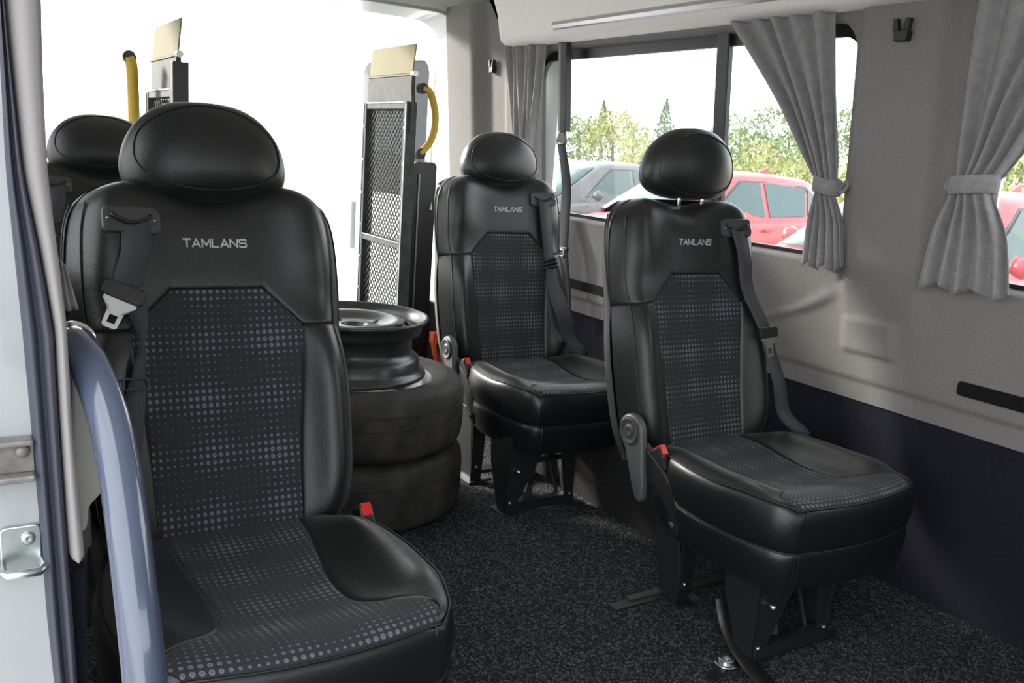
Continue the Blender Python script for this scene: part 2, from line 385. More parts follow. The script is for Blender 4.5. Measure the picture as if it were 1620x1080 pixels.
# rear frame (white painted) with a rounded doorway
def doorway(name, Y0, Y1, m, op0, op1, outer, parent=None):
    h0 = rrect(*op0, .16, 8); h1 = rrect(*op1, .16, 8); cx, cz = (op0[0]+op0[1])/2, (op0[2]+op0[3])/2; N = len(h0)
    def out(p):
        dx, dz = p[0]-cx, p[1]-cz; k = min((outer[1]-cx)/abs(dx) if abs(dx) > 1e-6 else 1e9, ((outer[3]-cz) if dz > 0 else (cz-outer[2]))/abs(dz) if abs(dz) > 1e-6 else 1e9)
        return (cx+dx*k, cz+dz*k)
    o0 = [out(p) for p in h0]
    vs = [(x, Y0, z) for x, z in o0]+[(x, Y0, z) for x, z in h0]+[(x, Y1, z) for x, z in h1]+[(x, Y1, z) for x, z in o0]
    fs = [(k*N+i, k*N+(i+1) % N, (k+1)*N+(i+1) % N, (k+1)*N+i) for k in range(3) for i in range(N)]
    return mesh_obj(name, vs, fs, m, parent, False)
wb = doorway('wall_back', 2.39, 2.56, WHITEP, (-.24, 1.585, -.12, 1.615), (-.22, 1.56, -.12, 1.595), (-.42, 1.74, -.5, 1.78)); tag(wb, kind='structure')
sm = MB(); pts = [(x, 2.392, z) for x, z in rrect(-.245, 1.590, -.12, 1.62, .165, 8)]; sm.tube(pts, .008, 8, closed=True)
tag(sm.build('trim_2', mat('pale_door_seal', (.42, .42, .42), .7), None, True), kind='structure')
wl = empty('wall_left', kind='structure')
m_ = MB(); m_.box((-.37, 1.13, .15), (.06, 2.6, 1.3)); m_.box((-.37, 1.13, 1.60), (.06, 2.6, .32)); m_.box((-.37, .05, 1.1), (.06, .44, .8)); m_.box((-.37, 2.28, 1.1), (.06, .3, .8)); m_.build('side_panel', PILLT, wl)
m_ = MB(); m_.box((-.37, -2.1, .15), (.06, 1.0, 1.3)); m_.box((-.37, -2.1, 1.62), (.06, 1.0, .28)); m_.box((-.37, -.95, 1.68), (.06, 1.4, .16)); m_.build('front_side_panel', PILLT, wl)
m_ = MB(); m_.add([(-.365, .28, .8), (-.365, 2.12, .8), (-.365, 2.12, 1.45), (-.365, .28, 1.45)], [(0, 1, 2, 3)]); m_.build('pane', GLASS, wl)
wf = MB(); wf.box((.68, -2.58, .52), (2.1, .05, 1.12)); wf.box((.68, -2.58, 1.60), (2.1, .05, .32)); tag(wf.build('front_light_blocker', GREYPL), kind='structure')  # unseen bulkhead, added with only a slit to cut light from the front

# door opening on the left: painted jamb, rubber seal, trim strips (all at the rear edge of the side doorway, Y = -.25)
JY = -.25
jl = [(z, interp([(.3, -.318), (.507, -.331), (.59, -.333), (.727, -.338), (.856, -.3435), (.985, -.3500), (1.143, -.3505), (1.6, -.35)], z)) for z in frange(.05, 1.62, 20)]
sealr = [(z, interp([(.05, -.296), (.507, -.3045), (.59, -.308), (.724, -.312), (.856, -.314), (.985, -.3415+.006), (1.143, -.3455), (1.6, -.346)], z)) for z in frange(.05, 1.62, 20)]
trimr = [(z, interp([(.585, -.291), (.723, -.299), (.856, -.302), (.987, -.3125), (1.092, -.3135), (1.148, -.3125), (1.6, -.311)], z)) for z in frange(.585, 1.62, 20)]
def zx(l): return [(z, x) for z, x in l]
DJ = empty('door_jamb', 'worn white painted side door jamb with latch plate and rail', 'door frame', (0, 0, 0))
jb = MB(); 
jb.prism([(-.75, -.1), (-.312, -.1), (-.318, .6), (-.322, .85), (-.342, .99), (-.342, 1.62), (-.75, 1.62)], 'Y', JY+.012, JY+.07)
jb.build('jamb_plate', DIRTYW, DJ, bevel=.004)
def P4(tab): return [(z, x) for z, x in tab]
def strip2(name, tl, tr, z0, z1, yf, depth, bulge, m, parent, lobes=1, end_round=False):
    vs = []; nn = 8*lobes; zs = [z0, z0+.0004, z0+.001, z0+.002, z0+.004, z0+.0065, z0+.009]+frange(z0+.025, z1, 53)
    for z in zs:
        xl, xr = interp(tl, z), interp(tr, z)
        if end_round:
            d = (z-z0)/.009
            if d < 1: k = max(.05, math.sqrt(max(0, 1-(1-d)**2))); xc = (xl+xr)/2; xl = xc+(xl-xc)*k; xr = xc+(xr-xc)*k
        for i in range(nn+1):
            t = i/nn; y = yf+(depth if i in (0, nn) else 0)-bulge*abs(math.sin(PI*t*lobes)); vs.append((xl+(xr-xl)*t, y, z))
    W = nn+1; fs = [(r*W+i, r*W+i+1, (r+1)*W+i+1, (r+1)*W+i) for r in range(60) for i in range(nn)]
    return mesh_obj(name, vs, fs, m, parent, True)
strip2('rubber_seal', jl, sealr, .05, 1.62, JY, .03, .012, SEAL, DJ, 2)['label'] = 'blue grey ribbed rubber door seal'
ps = strip2('pillar_strip', [(z, x-.001) for z, x in sealr], trimr, .585, 1.62, JY, .03, .010, PILLT, DJ, 1, True); ps['label'] = 'pale padded strip beside the seal'
# rail across the jamb and its bolt
def jx_(px, py, y=JY+.012): return at_y(px, py, y)
a = jx_(10, 718); m_ = MB(); zt, zb = jx_(20, 693).z, jx_(20, 747).z; xr = jx_(52, 718).x
m_.box(((-.75+xr)/2, JY+.006, (zt+zb)/2), (xr+.75, .012, zt-zb-.008)); m_.build('track_recess', mat('track_grey', (.13, .125, .12), .5, noise=(60, (.2, .19, .18))), DJ)
m_ = MB(); m_.box(((-.75+xr)/2, JY-.002, zb), (xr+.75, .026, .007)); m_.box(((-.75+xr)/2, JY-.0, zt), (xr+.75, .022, .006)); m_.build('track_lip', RIMG, DJ, bevel=.002)
bc = jx_(35, 712, JY); m_ = MB(); m_.lathe([(0, -.006), (.005, -.006), (.007, -.003), (.007, .003)], bc, 'Y', 16); m_.build('bolt', RIMG, DJ, True)
# striker
st = empty('door_striker', 'steel latch striker bolted to the white door jamb', 'door latch', jx_(38, 865, JY+.012)); 
m_ = MB(); m_.prism(rrect(-.022, .016, -.024, .026, .006, 4), 'Y', -.006, .001); m_.build('striker_plate', ZINC, st, bevel=.0015)
m_ = MB(); m_.tube([(-.022, -.004, -.014), (-.022, -.022, -.015), (-.017, -.030, -.016), (.012, -.030, -.016), (.017, -.022, -.015), (.017, -.004, -.014)], .0045, 10); m_.build('striker_loop', ZINC, st, True)
m_ = MB(); m_.lathe([(0, -.009), (.004, -.010), (.0065, -.009), (.007, -.005)], (.004, 0, .012), 'Y', 14); m_.build('screw', ZINC, st, True)
# pale inner panel behind the bar and dark lower lining
m_ = MB(); pl = [at_y(112, 560, -.12), at_y(150, 590, -.12), at_y(168, 770, -.12), at_y(140, 800, -.12), at_y(137, 835, -.12), at_y(112, 850, -.12)]
m_.prism([(p.x, p.z) for p in pl], 'Y', -.125, -.10); m_.build('inner_panel', mat('beige_panel', (.46, .46, .42), .6), DJ, bevel=.004)['label'] = 'beige plastic inner panel'
m_ = MB(); m_.box((-.315, -.17, .28), (.05, .1, .56)); m_.build('lower_lining', CARPETW, DJ)
# grab bar
gb = empty('grab_bar', 'blue grey enamelled tubular grab bar at the side door', 'handrail', (0, 0, 0))
gp = [Vector((-.285, -.12, .796)), Vector((-.283, -.165, .797)), Vector((-.2765, -.212, .782)), Vector((-.268, -.262, .745)), Vector((-.264, -.300, .700)), Vector((-.262, -.345, .630)), Vector((-.2595, -.395, .52)), Vector((-.258, -.43, .40)), Vector((-.258, -.44, .22)), Vector((-.258, -.44, .0))]
m_ = MB(); m_.tube(curve(gp, 8), .0205, 20); m_.build('tube', BARM, gb, True)
m_ = MB(); m_.lathe([(.0, -.135), (.024, -.135), (.0245, -.128), (.0215, -.120), (.021, -.112)][::-1], (-.285, 0, .796), 'Y', 20); 
m_.build('end_collar', CHROME, gb, True)

# rear door (right leaf), opened outward
rd = empty('door_1', kind='structure', loc=(1.625, 2.62, 0)); rd.rotation_euler = (0, 0, math.radians(9.5))
def panel_hole(name, cell, hole, t, m, parent, r=.07):
    y0, y1, z0, z1 = cell; h = rrect(*hole, r, 8); cy, cz = (hole[0]+hole[1])/2, (hole[2]+hole[3])/2; N = len(h); o_ = rrect(y0, y1, z0, z1, .06, 8)
    vs = []
    for x in (-t/2, t/2):
        vs += [(x, y, z) for y, z in o_]+[(x, y, z) for y, z in h]
    fs = []
    for i in range(N):
        j = (i+1) % N; fs += [(i, j, N+j, N+i), (2*N+i, 3*N+i, 3*N+j, 2*N+j), (i, 2*N+i, 2*N+j, j), (N+i, N+j, 3*N+j, 3*N+i)]
    return mesh_obj(name, vs, fs, m, parent, False)
panel_hole('door_panel', (.0, .82, -.35, 1.60), (.10, .70, .78, 1.46), .05, WHITEP, rd)
panel_hole('window_moulding', (.07, .73, .75, 1.49), (.11, .69, .79, 1.45), .064, mat('door_rubber', (.62, .62, .63), .6), rd)
m_ = MB(); m_.box((0, .4, 1.12), (.006, .6, .68)); m_.build('pane', GLASS, rd)
m_ = MB(); m_.box((-.035, .76, .60), (.03, .05, .26)); m_.build('door_pull', mat('door_pull_grey', (.36, .36, .38), .6), rd, bevel=.008)
m_ = MB(); m_.box((-.03, .36, .22), (.02, .6, .7)); m_.build('inner_card', WHITEP, rd, bevel=.008)

# wheel arch
wa = MB(); prof = [(.42, 0), (.425, .10), (.45, .18), (.52, .25), (.60, .285), (.80, .30), (1.45, .30), (1.62, .25), (1.72, .12), (1.73, 0)]
vs = []; 
for y, z in prof:
    for x, k in ((1.67, 1), (1.36, 1), (1.30, .97), (1.265, .86), (1.25, .6), (1.245, 0)): vs.append((x, y, z*k))
fs = [(i*6+j, i*6+j+1, (i+1)*6+j+1, (i+1)*6+j) for i in range(len(prof)-1) for j in range(5)]
o = mesh_obj('trim_3', vs, fs, mat('arch_carpet', (.012, .012, .012), .95, spec=.15, bump=(200, .6, .003), noise=(180, (.024, .024, .024))), None, True); tag(o, kind='structure')

# ------------------------------------------------------------------ seats
TAN = .27; CS = math.cos(math.atan(TAN)); SN = math.sin(math.atan(TAN))
S_PW, S_PT, S_TOP = .354, .423, .622
def pw(s):
    if s <= S_PW: return smooth_interp([(0, .122), (.12, .127), (.25, .138), (S_PW, .148)], s)
    if s <= S_PT: return .148+(.079-.148)*((s-S_PW)/(S_PT-S_PW))**1.1
    return .079
def bw(s):
    return smooth_interp([(-.03, .205), (.0, .222), (.04, .236), (.10, .243), (.22, .247), (.30, .243), (.35, .236), (.37, .238), (.42, .241), (.50, .240), (.55, .234), (.585, .220), (.608, .192), (.630, .14)], s)
def front_n(x, s):
    wd = bw(min(s, .575)); u = abs(x)/wd
    low = sstep(-.04, .06, s)*(1-sstep(.26, .40, s)); top = sstep(.40, .50, s)
    n = .034*low*gauss((u-.80)/.17) + .016*top*gauss((u-.72)/.2)
    n -= .010*(1-sstep(.0, .6, u))*(1-sstep(.35, .45, s))
    n -= .016*top*gauss(x/.075)*sstep(.53, .605, s)
    return n
class Seat:
    def __init__(s, name, loc, rz, mirror, recline, lift, tilt, label, leg_dx=0., variant='A'):
        s.mx = -1 if mirror else 1; s.rec = recline
        s.root = empty(name, label, 'seat', loc, rz, 'black passenger seats')
        s.backrest(); s.headrest(lift, tilt); s.cushion(); s.belt(variant); s.hardware(); s.legs(leg_dx)
    # local frame of the back: (x, s along the back, n forward) -> seat coordinates
    def B(s, x, t, n):
        y = .264+t*SN-n*CS; z = .367+t*CS+n*SN
        a = s.rec; dy, dz = y-.28, z-.40
        return Vector((x, .28+dy*math.cos(a)+dz*math.sin(a), .40+dz*math.cos(a)-dy*math.sin(a)))
    def backrest(s):
        root = s.root
        rows = [(-.03, -.03), (-.012, -.008), (0, 0), (.03, 0), (.07, 0), (.12, 0), (.17, 0), (.22, 0), (.27, 0), (.31, 0), (.338, 0), (S_PW-.003, 0), (S_PW, -.004), (S_PW+.003, 0), (.375, 0), (.40, 0), (S_PT-.003, 0), (S_PT, -.0035), (S_PT+.003, 0), (.445, 0), (.475, 0), (.505, 0), (.535, 0), (.560, 0), (.580, -.002), (.598, -.008), (.612, -.02), (.621, -.038), (.623, -.058), (.615, -.078), (.594, -.092)]
        iPW, iPT = 12, 17
        cent = [-1, -.97, -.8, -.55, -.28, 0, .28, .55, .8, .97, 1]
        outr = [.03, .15, .3, .45, .6, .74, .86, .94, 1.0]
        NC = len(cent); cols = len(outr)*2+NC
        P = []; UV = []
        for r, (t, dn) in enumerate(rows):
            wd = bw(t); p = min(pw(t), wd*.9); row = []; ruv = []
            def pt(x, groove=0., u=None):
                n = front_n(x, t)+(dn if not (r == iPW and abs(x) < p*.999) and not (r == iPT and abs(x) > p*1.001) else 0)+groove
                uu = abs(x)/wd
                tt = t-.014*gauss(x/.07)*sstep(.53, .61, t)
                n -= .060*max(0, (uu-.76)/.24)**1.9
                n = max(n, -.100)
                return s.B(x, tt, n)
            g = lambda k: -.0035 if (abs(k) == 1 and t <= S_PT) else 0.
            for k in reversed(outr): row.append(pt(-(p+(wd-p)*k)))
            for k in cent: row.append(pt(p*k, g(k)))
            for k in outr: row.append(pt(p+(wd-p)*k))
            P.append(row)
            xs = [-(p+(wd-p)*k) for k in reversed(outr)]+[p*k for k in cent]+[p+(wd-p)*k for k in outr]
            UV.append([(x+.5, t+.5) for x in xs])
        no = len(outr)
        def region(name, test, m, label=None):
            idx = {}; vs = []; uv = []; fs = []
            for r in range(len(rows)-1):
                for c in range(cols-1):
                    if not test(r, c): continue
                    f = []
                    for rr, cc in ((r, c), (r, c+1), (r+1, c+1), (r+1, c)):
                        if (rr, cc) not in idx: idx[(rr, cc)] = len(vs); vs.append(P[rr][cc]); uv.append(UV[rr][cc])
                        f.append(idx[(rr, cc)])
                    fs.append(tuple(f))
            o = mesh_obj(name, vs, fs, m, root, True, uvs=uv, sub=2)
            if label: o['label'] = label
            return o
        inc = lambda c: no <= c < no+NC-1
        region('back_insert', lambda r, c: inc(c) and r < iPT, CLOTH, 'dark dotted cloth insert of the backrest')
        region('back_bolster', lambda r, c: c < no and r < iPW, LEATHER)
        region('back_bolster', lambda r, c: c >= no+NC-1 and r < iPW, LEATHER)
        region('back_yoke', lambda r, c: (r >= iPW and not inc(c)) or (inc(c) and r >= iPT), LEATHER)
        # back shell: from the side edge round the back
        vs = []; ts = [-.03, 0, .05, .12, .2, .28, .35, .42, .48, .54, .58, .612, .621]
        prof = [(1.0, -.060), (.995, -.085), (.96, -.105), (.85, -.118), (.5, -.125), (0, -.127)]
        full = prof+[(-a, b) for a, b in prof[-2::-1]]
        for t in ts:
            wd = bw(t); lowk = (1-sstep(.0, .25, t))*.5
            for a, b in full: vs.append(s.B(a*wd, t, b*(1-.25*sstep(.3, .6, t))))
        K = len(full); fs = [(i*K+j, i*K+j+1, (i+1)*K+j+1, (i+1)*K+j) for i in range(len(ts)-1) for j in range(K-1)]
        fs.append(tuple(range(K))); fs.append(tuple((len(ts)-1)*K+j for j in range(K)))
        o = mesh_obj('back_shell', vs, fs, PLASTIC, root, True, sub=1); o['label'] = 'grey moulded shell behind the backrest'
        # side piping along both edges and top stitching
        for sg in (-1, 1):
            pts = [s.B(sg*bw(t)*.90, t, front_n(bw(t)*.90, t)-.060*(.14/.24)**1.9+.0012) for t in frange(0.0, .575, 40)]
            m_ = MB(); m_.tube(pts, .0016, 6); m_.build('piping', PIPING, root, True)
            # edge joint between upholstery and shell
            pts = [s.B(sg*(bw(t)+.0005), t, -.061) for t in frange(0.0, .58, 40)]
            m_ = MB(); m_.tube(pts, .0022, 6); m_.build('edge_joint', PIPING, root, True)
        # lettering
        GL = {'T': ([[(0, 1), (1, 1)], [(.5, 0), (.5, 1)]], 1.0), 'A': ([[(0, 0), (.5, 1), (1.0, 0)], [(.22, .30), (.78, .30)]], 1.1), 'M': ([[(0, 0), (0, 1), (.5, .2), (1, 1), (1, 0)]], 1.2), 'L': ([[(0, 1), (0, 0), (.9, 0)]], .95),
              'N': ([[(0, 0), (0, 1), (1, 0), (1, 1)]], 1.08), 'S': ([[(1, .85), (.9, 1), (.12, 1), (0, .88), (0, .64), (.12, .52), (.88, .5), (1, .38), (1, .12), (.88, 0), (.1, 0), (0, .15)]], 1.05)}
        m_ = MB(); cx = 0; hh = .0136; sw = .215
        for ch in 'TAMLANS':
            st_, wd = GL[ch]
            for line in st_:
                for (x0, y0), (x1, y1) in zip(line, line[1:]):
                    x0_, x1_ = cx+x0*wd, cx+x1*wd; dx, dy = x1_-x0_, y1-y0; l = math.hypot(dx, dy); dx /= l; dy /= l; e_ = sw*.42
                    a_, b_ = (x0_-dx*e_, y0-dy*e_), (x1_+dx*e_, y1+dy*e_); nx, ny = -dy*sw/2, dx*sw/2
                    m_.add([(a_[0]+nx, a_[1]+ny, 0), (a_[0]-nx, a_[1]-ny, 0), (b_[0]-nx, b_[1]-ny, 0), (b_[0]+nx, b_[1]+ny, 0)], [(0, 1, 2, 3)])
            cx += wd+.32
        tot = cx-.32; me = bpy.data.meshes.new('lettering')
        for i, q in enumerate(m_.v):
            sh = .22*q.y if s.mx == 1 else 0.
            x = ((q.x+sh)/tot-.5)*.108; t = .4985+(q.y-.05)*hh
            m_.v[i] = s.B(x, t-.014*gauss(x/.07)*sstep(.53, .61, t), front_n(x, t)+.0014)
        me.from_pydata([tuple(q) for q in m_.v], [], m_.f); me.materials.append(LETTER)
        o = bpy.data.objects.new('embroidered_lettering', me); link(o, root); o['label'] = 'silver embroidered capital letters'
    def headrest(s, lift, tilt, dx=0.):
        if lift > 0: dx = .030
        NT, NP = 22, 32; vs = []
        ax, az, an = .146, .092, .058; t0 = .676+lift
        WK = [(-1, .0), (-.985, .40), (-.93, .62), (-.84, .80), (-.70, .93), (-.5, .99), (-.25, 1.0), (0, .975), (.3, .90), (.55, .79), (.75, .65), (.88, .50), (.96, .32), (1, .0)]
        def pos(th, ph):
            def sp(v, e): return math.copysign(abs(v)**e, v)
            k = math.cos(th); t = az*k
            x = ax*smooth_interp(WK, k)*sp(math.cos(ph), .72); n = an*(max(0, 1-abs(k)**2.6))**.55*(1-.18*max(0, k))*sp(math.sin(ph), .78)
            n += -.016*(x/ax)**2                                              # side wings swept back
            return x, t, n
        ct, st_ = math.cos(tilt), math.sin(tilt)
        def loc(x, t, n): return s.B(x+dx, t0+t*ct-n*st_, -.025+n*ct+t*st_)
        for i in range(NT+1):
            th = PI*i/NT
            for j in range(NP): vs.append(loc(*pos(min(max(th, .02), PI-.02), 2*PI*j/NP)))
        fs = [(i*NP+j, i*NP+(j+1) % NP, (i+1)*NP+(j+1) % NP, (i+1)*NP+j) for i in range(NT) for j in range(NP)]
        fs += [tuple(range(NP))[::-1], tuple(NT*NP+j for j in range(NP))]
        o = mesh_obj('headrest', vs, fs, LEATHER, s.root, True, sub=1)
        # seam of the front panel
        pts = []
        for k in range(48):
            a = 2*PI*k/48; cx, cz = math.cos(a), math.sin(a)
            # front panel outline on the surface
            x = .88*ax*smooth_interp(WK, .84*cz)*math.copysign(abs(cx)**.8, cx); t = .84*az*math.copysign(abs(cz)**.8, cz)
            kk = max(-.97, min(.97, t/az)); c0 = max(-.999, min(.999, x/(ax*max(.05, smooth_interp(WK, kk))))); cph = math.copysign(abs(c0)**(1/.72), c0)
            q = pos(math.acos(kk), math.acos(cph)); pts.append(loc(q[0], q[1], q[2]+.0005))
        m_ = MB(); m_.tube(pts, .0016, 6, closed=True)
        hp = m_.build('headrest_piping', PIPING, o, True)
        for sg in (-1, 1):
            m_ = MB(); m_.tube([s.B(sg*.040+dx, .57, -.045), s.B(sg*.040+dx, t0-.03, -.030)], .0062, 12); m_.build('headrest_post', CHROME, s.root, True)
    def cushion(s):
        root = s.root
        outline = [(.30, .125), (.285, .150), (.25, .178), (.20, .205), (.15, .221), (.06, .236), (-.03, .236), (-.10, .228), (-.15, .216), (-.18, .207), (-.20, .193), (-.215, .172)]
        ow = sorted([(y, x) for y, x in outline])
        def hw(y): return smooth_interp(ow, y)
        def pp(y): return smooth_interp([(-.19, .190), (-.15, .188), (-.115, .150), (-.07, .108), (-.03, .094), (.04, .092), (.12, .102), (.20, .112), (.30, .116)], y)
        ysr = [.30, .26, .22, .18, .14, .10, .06, .02, -.02, -.05, -.08, -.11, -.135, -.155, -.172, -.184]
        yk = [0]*len(ysr); drop = [0]*len(ysr)
        ysr += [-.196, -.204, -.208]; drop += [.001, .003, .007]
        cent = [-1, -.97, -.8, -.55, -.28, 0, .28, .55, .8, .97, 1]; outr = [.03, .15, .3, .45, .6, .74, .86, .94, 1.0]; no = len(outr); NC = len(cent); cols = 2*no+NC
        P = []; UV = []
        def H(x, y, wd):
            u = abs(x)/wd; mid = sstep(-.17, -.05, y)*(1-sstep(.16, .28, y))
            z = .368+.034*mid*gauss((u-.86)/.22)+.026*gauss((y+.17)/.09)-.010*gauss((y-.08)/.12)*(1-sstep(.2, .6, u))
            z -= .004*max(0, (u-.9)/.1)**2
            return z
        for r, y in enumerate(ysr):
            wd = hw(y); p = min(pp(y), wd*.93)
            xs = [-(p+(wd-p)*k) for k in reversed(outr)]+[p*k for k in cent]+[p+(wd-p)*k for k in outr]
            row = []
            for i, x in enumerate(xs):
                fr = sstep(.0, -.2, y) if False else max(0, min(1, (-y)/.2))
                yy = (y if y > -.05 else -.05+(y+.05)*.78)-.032*fr*(1-(x/.21)**2)
                g = -.0035 if i in (no, no+NC-1) else 0
                row.append(Vector((x, yy, H(x, y, wd)-drop[r]+g)))
            P.append(row); UV.append([(x+.5, -y+.5+.13) for x in xs])
        def region(name, test, m, label=None):
            idx = {}; vs = []; uv = []; fs = []
            for r in range(len(ysr)-1):
                for c in range(cols-1):
                    if not test(r, c): continue
                    f = []
                    for rr, cc in ((r, c), (r, c+1), (r+1, c+1), (r+1, c)):
                        if (rr, cc) not in idx: idx[(rr, cc)] = len(vs); vs.append(P[rr][cc]); uv.append(UV[rr][cc])
                        f.append(idx[(rr, cc)])
                    fs.append(tuple(f))
            o = mesh_obj(name, vs, fs, m, root, True, uvs=uv, sub=2)
            if label: o['label'] = label
        inc = lambda c: no <= c < no+NC-1
        iF = len(ysr)-1
        region('cushion_insert', lambda r, c: inc(c), CLOTH, 'dark dotted cloth insert of the seat cushion')
        region('cushion_bolster', lambda r, c: c < no, LEATHER)
        region('cushion_bolster', lambda r, c: c >= no+NC-1, LEATHER)
        # perimeter border and skirt
        per = [P[r][0] for r in range(len(ysr))]+[P[-1][c] for c in range(1, cols)]+[P[r][cols-1] for r in range(len(ysr)-2, -1, -1)]+[P[0][c] for c in range(cols-2, 0, -1)]
        N = len(per); cen = Vector((0, .04, 0))
        nrm = []
        for i in range(N):
            d = per[(i+1) % N]-per[i-1]; nn = Vector((-d.y, d.x, 0)); nn = nn.normalized() if nn.length > 1e-9 else Vector((0, 0, 0))
            if nn.dot(Vector((per[i].x, per[i].y-.04, 0))) < 0: nn = -nn
            nrm.append(nn)
        def ringstrip(name, levels, m, par, label=None, wave=0., sub=1):
            vs = []
            for k, (z, o_) in enumerate(levels):
                for i, (p, nn) in enumerate(zip(per, nrm)):
                    zz = p.z+z if z > -.05 else None
                    if z <= -.05: zz = -z
                    q = p+nn*o_; wv = wave*math.sin(i*.9)*math.sin(i*.37+1)*(k/(len(levels)-1))
                    rr = 0 if z > -.05 or p.y < .1 else (p.y-.1)*.12*(1 if name == 'skirt' else 0)*(k/(len(levels)-1))
                    vs.append((q.x+nn.x*wv, q.y+nn.y*wv, zz+rr))
            fs = [(k*N+i, k*N+(i+1) % N, (k+1)*N+(i+1) % N, (k+1)*N+i) for k in range(len(levels)-1) for i in range(N)]
            o = mesh_obj(name, vs, fs, m, root, True, sub=sub)
            if label: o['label'] = label
            return o
        ringstrip('cushion_border', [(0, -.001), (-.004, .004), (-.015, .0085), (-.35, .013), (-.318, .012), (-.296, .008), (-.2885, .002)], LEATHER2, root)
        ringstrip('skirt', [(-.289, .002), (-.284, .007), (-.262, .008), (-.235, .004), (-.206, -.002), (-.204, -.004)], LEATHER2, root, 'thin leather skirt below the cushion', wave=.004)
        # welt along the cushion edge and the skirt seam
        m_ = MB(); m_.tube([p+nn*.003+Vector((0, 0, .0005)) for p, nn in zip(per, nrm)], .0018, 6, closed=True); m_.build('cushion_welt', PIPING, root, True)
        m_ = MB(); m_.tube([Vector((p.x+nn.x*.004, p.y+nn.y*.004, .2885)) for p, nn in zip(per, nrm)], .0022, 6, closed=True); m_.build('skirt_welt', PIPING, root, True)
        # base pan closing the underside
        m_ = MB(); m_.box((0, .05, .235), (.36, .40, .05)); m_.build('base_pan', BLACKMET, root, bevel=.01)
    def surf(s, x, t, off=.004):
        wd = bw(min(t, .575)); u = abs(x)/wd; return s.B(x, t, front_n(x, t)-.060*max(0, (u-.76)/.24)**1.9+off)
    def belt(s, v):
        root = s.root; mx = s.mx; X = lambda a: a*mx
        t0 = .541; xc = X(.138)
        # slot bezel
        poly = rrect(-.047, .047, -.023, .023, .012, 5); vs = []
        for off in (.0, .006, .0075):
            k = 1 if off < .007 else .94
            for a, b_ in poly: vs.append(s.surf(xc+a*k, t0+b_*k, off))
        N = len(poly); fs = [(q*N+i, q*N+(i+1) % N, (q+1)*N+(i+1) % N, (q+1)*N+i) for q in (0, 1) for i in range(N)]+[tuple(2*N+i for i in range(N))]
        bz = mesh_obj('belt_bezel', vs, fs, PLASTIC, root, False)
        m_ = MB(); m_.tube([s.surf(xc+a, t0+.010-.014*(1-(a/.032)**2)-.002, .009) for a in frange(-.032, .032, 12)], .0035, 8); m_.build('belt_slot', BLACKPL, bz, True)
        for a in (-.038, .038):
            m_ = MB(); c_ = s.surf(xc+a, t0, .009); m_.tube([c_, c_+Vector((0, -.001, .0003))], .0025, 10); m_.build('screw', STEEL, bz, True)
        H = Vector((1, 0, 0))
        def tongue(c, ang, size=1.):
            """grip and metal tongue, pointing down at angle"""
            e = bpy.data.objects.new('belt_tongue', None); 
            up = (s.B(0, 1, 0)-s.B(0, 0, 0)).normalized(); nr = Vector((1, 0, 0)).cross(up); rot = Matrix((Vector((1, 0, 0)), up, nr)).transposed() @ Matrix.Rotation(ang, 3, 'Z')
            g = MB(); g.prism(rrect(-.034, .034, -.013, .015, .009, 4), 'Z', -.005, .007); g.v = [c+rot @ q for q in g.v]; go = g.build('belt_tongue', BLACKPL, root, bevel=.002)
            # steel plate with a square eye
            outer = [(-.027, -.012), (-.027, -.018), (-.014, -.028), (-.0125, -.058), (-.009, -.062), (.009, -.062), (.0125, -.058), (.014, -.028), (.027, -.018), (.027, -.012)]
            inner = [(-.0065, -.040), (-.0065, -.041), (-.0066, -.042), (-.0066, -.043), (-.0066, -.054), (.0066, -.054), (.0066, -.043), (.0066, -.042), (.0065, -.041), (.0065, -.040)]
            N2 = len(outer); vs = []
            for z in (0, .0028): vs += [(a, b_, z) for a, b_ in outer]+[(a, b_, z) for a, b_ in inner]
            fs = []
            for i in range(N2):
                j = (i+1) % N2; fs += [(i, j, N2+j, N2+i), (2*N2+i, 3*N2+i, 3*N2+j, 2*N2+j), (i, 2*N2+i, 2*N2+j, j), (N2+i, N2+j, 3*N2+j, 3*N2+i)]
            g = MB(); g.add([c+rot @ Vector(q) for q in vs], fs); g.build('tongue_plate', STEEL, go)
        if v == 'A':
            ribbon('belt_webbing', [s.surf(xc-X(.006), t0-.004, .008), s.surf(xc-X(.004), .49, .012), s.surf(X(.146), .45, .014), s.surf(X(.150), .425, .016)], [.047]*4, [H]*4, WEB, root)
            tongue(s.surf(X(.158), .414, .022), -.45*mx if mx > 0 else -.45)
            ribbon('belt_webbing', [s.surf(X(.148), .420, .013), s.surf(X(.136), .375, .016), s.surf(X(.134), .33, .014), s.surf(X(.140), .29, .012), s.surf(X(.152), .23, .010), s.surf(X(.165), .16, .008), s.surf(X(.18), .08, .008)], [.045, .030, .010, .020, .036, .042, .044], [H, H, (.6, -.8, 0), (.9, .3, 0), H, H, H], WEB, root)
            m_ = MB(); c_ = s.surf(X(.149), .262, .016)
            rr = rrect(-.020, .020, -.009, .009, .003, 3); m_.tube([s.surf(X(.149)+a, .262+b_, .016) for a, b_ in rr], .002, 6, closed=True); m_.build('adjuster', PLASTIC, root, True)
        elif v == 'B':
            ribbon('belt_webbing', [s.surf(xc, t0-.004, .008), s.surf(X(.150), .47, .012), s.surf(X(.162), .38, .014), s.surf(X(.174), .29, .022), s.surf(X(.178), .265, .022)], [.047, .047, .045, .044, .044], [H]*5, WEB, root)
            tongue(s.surf(X(.180), .262, .026), .05)
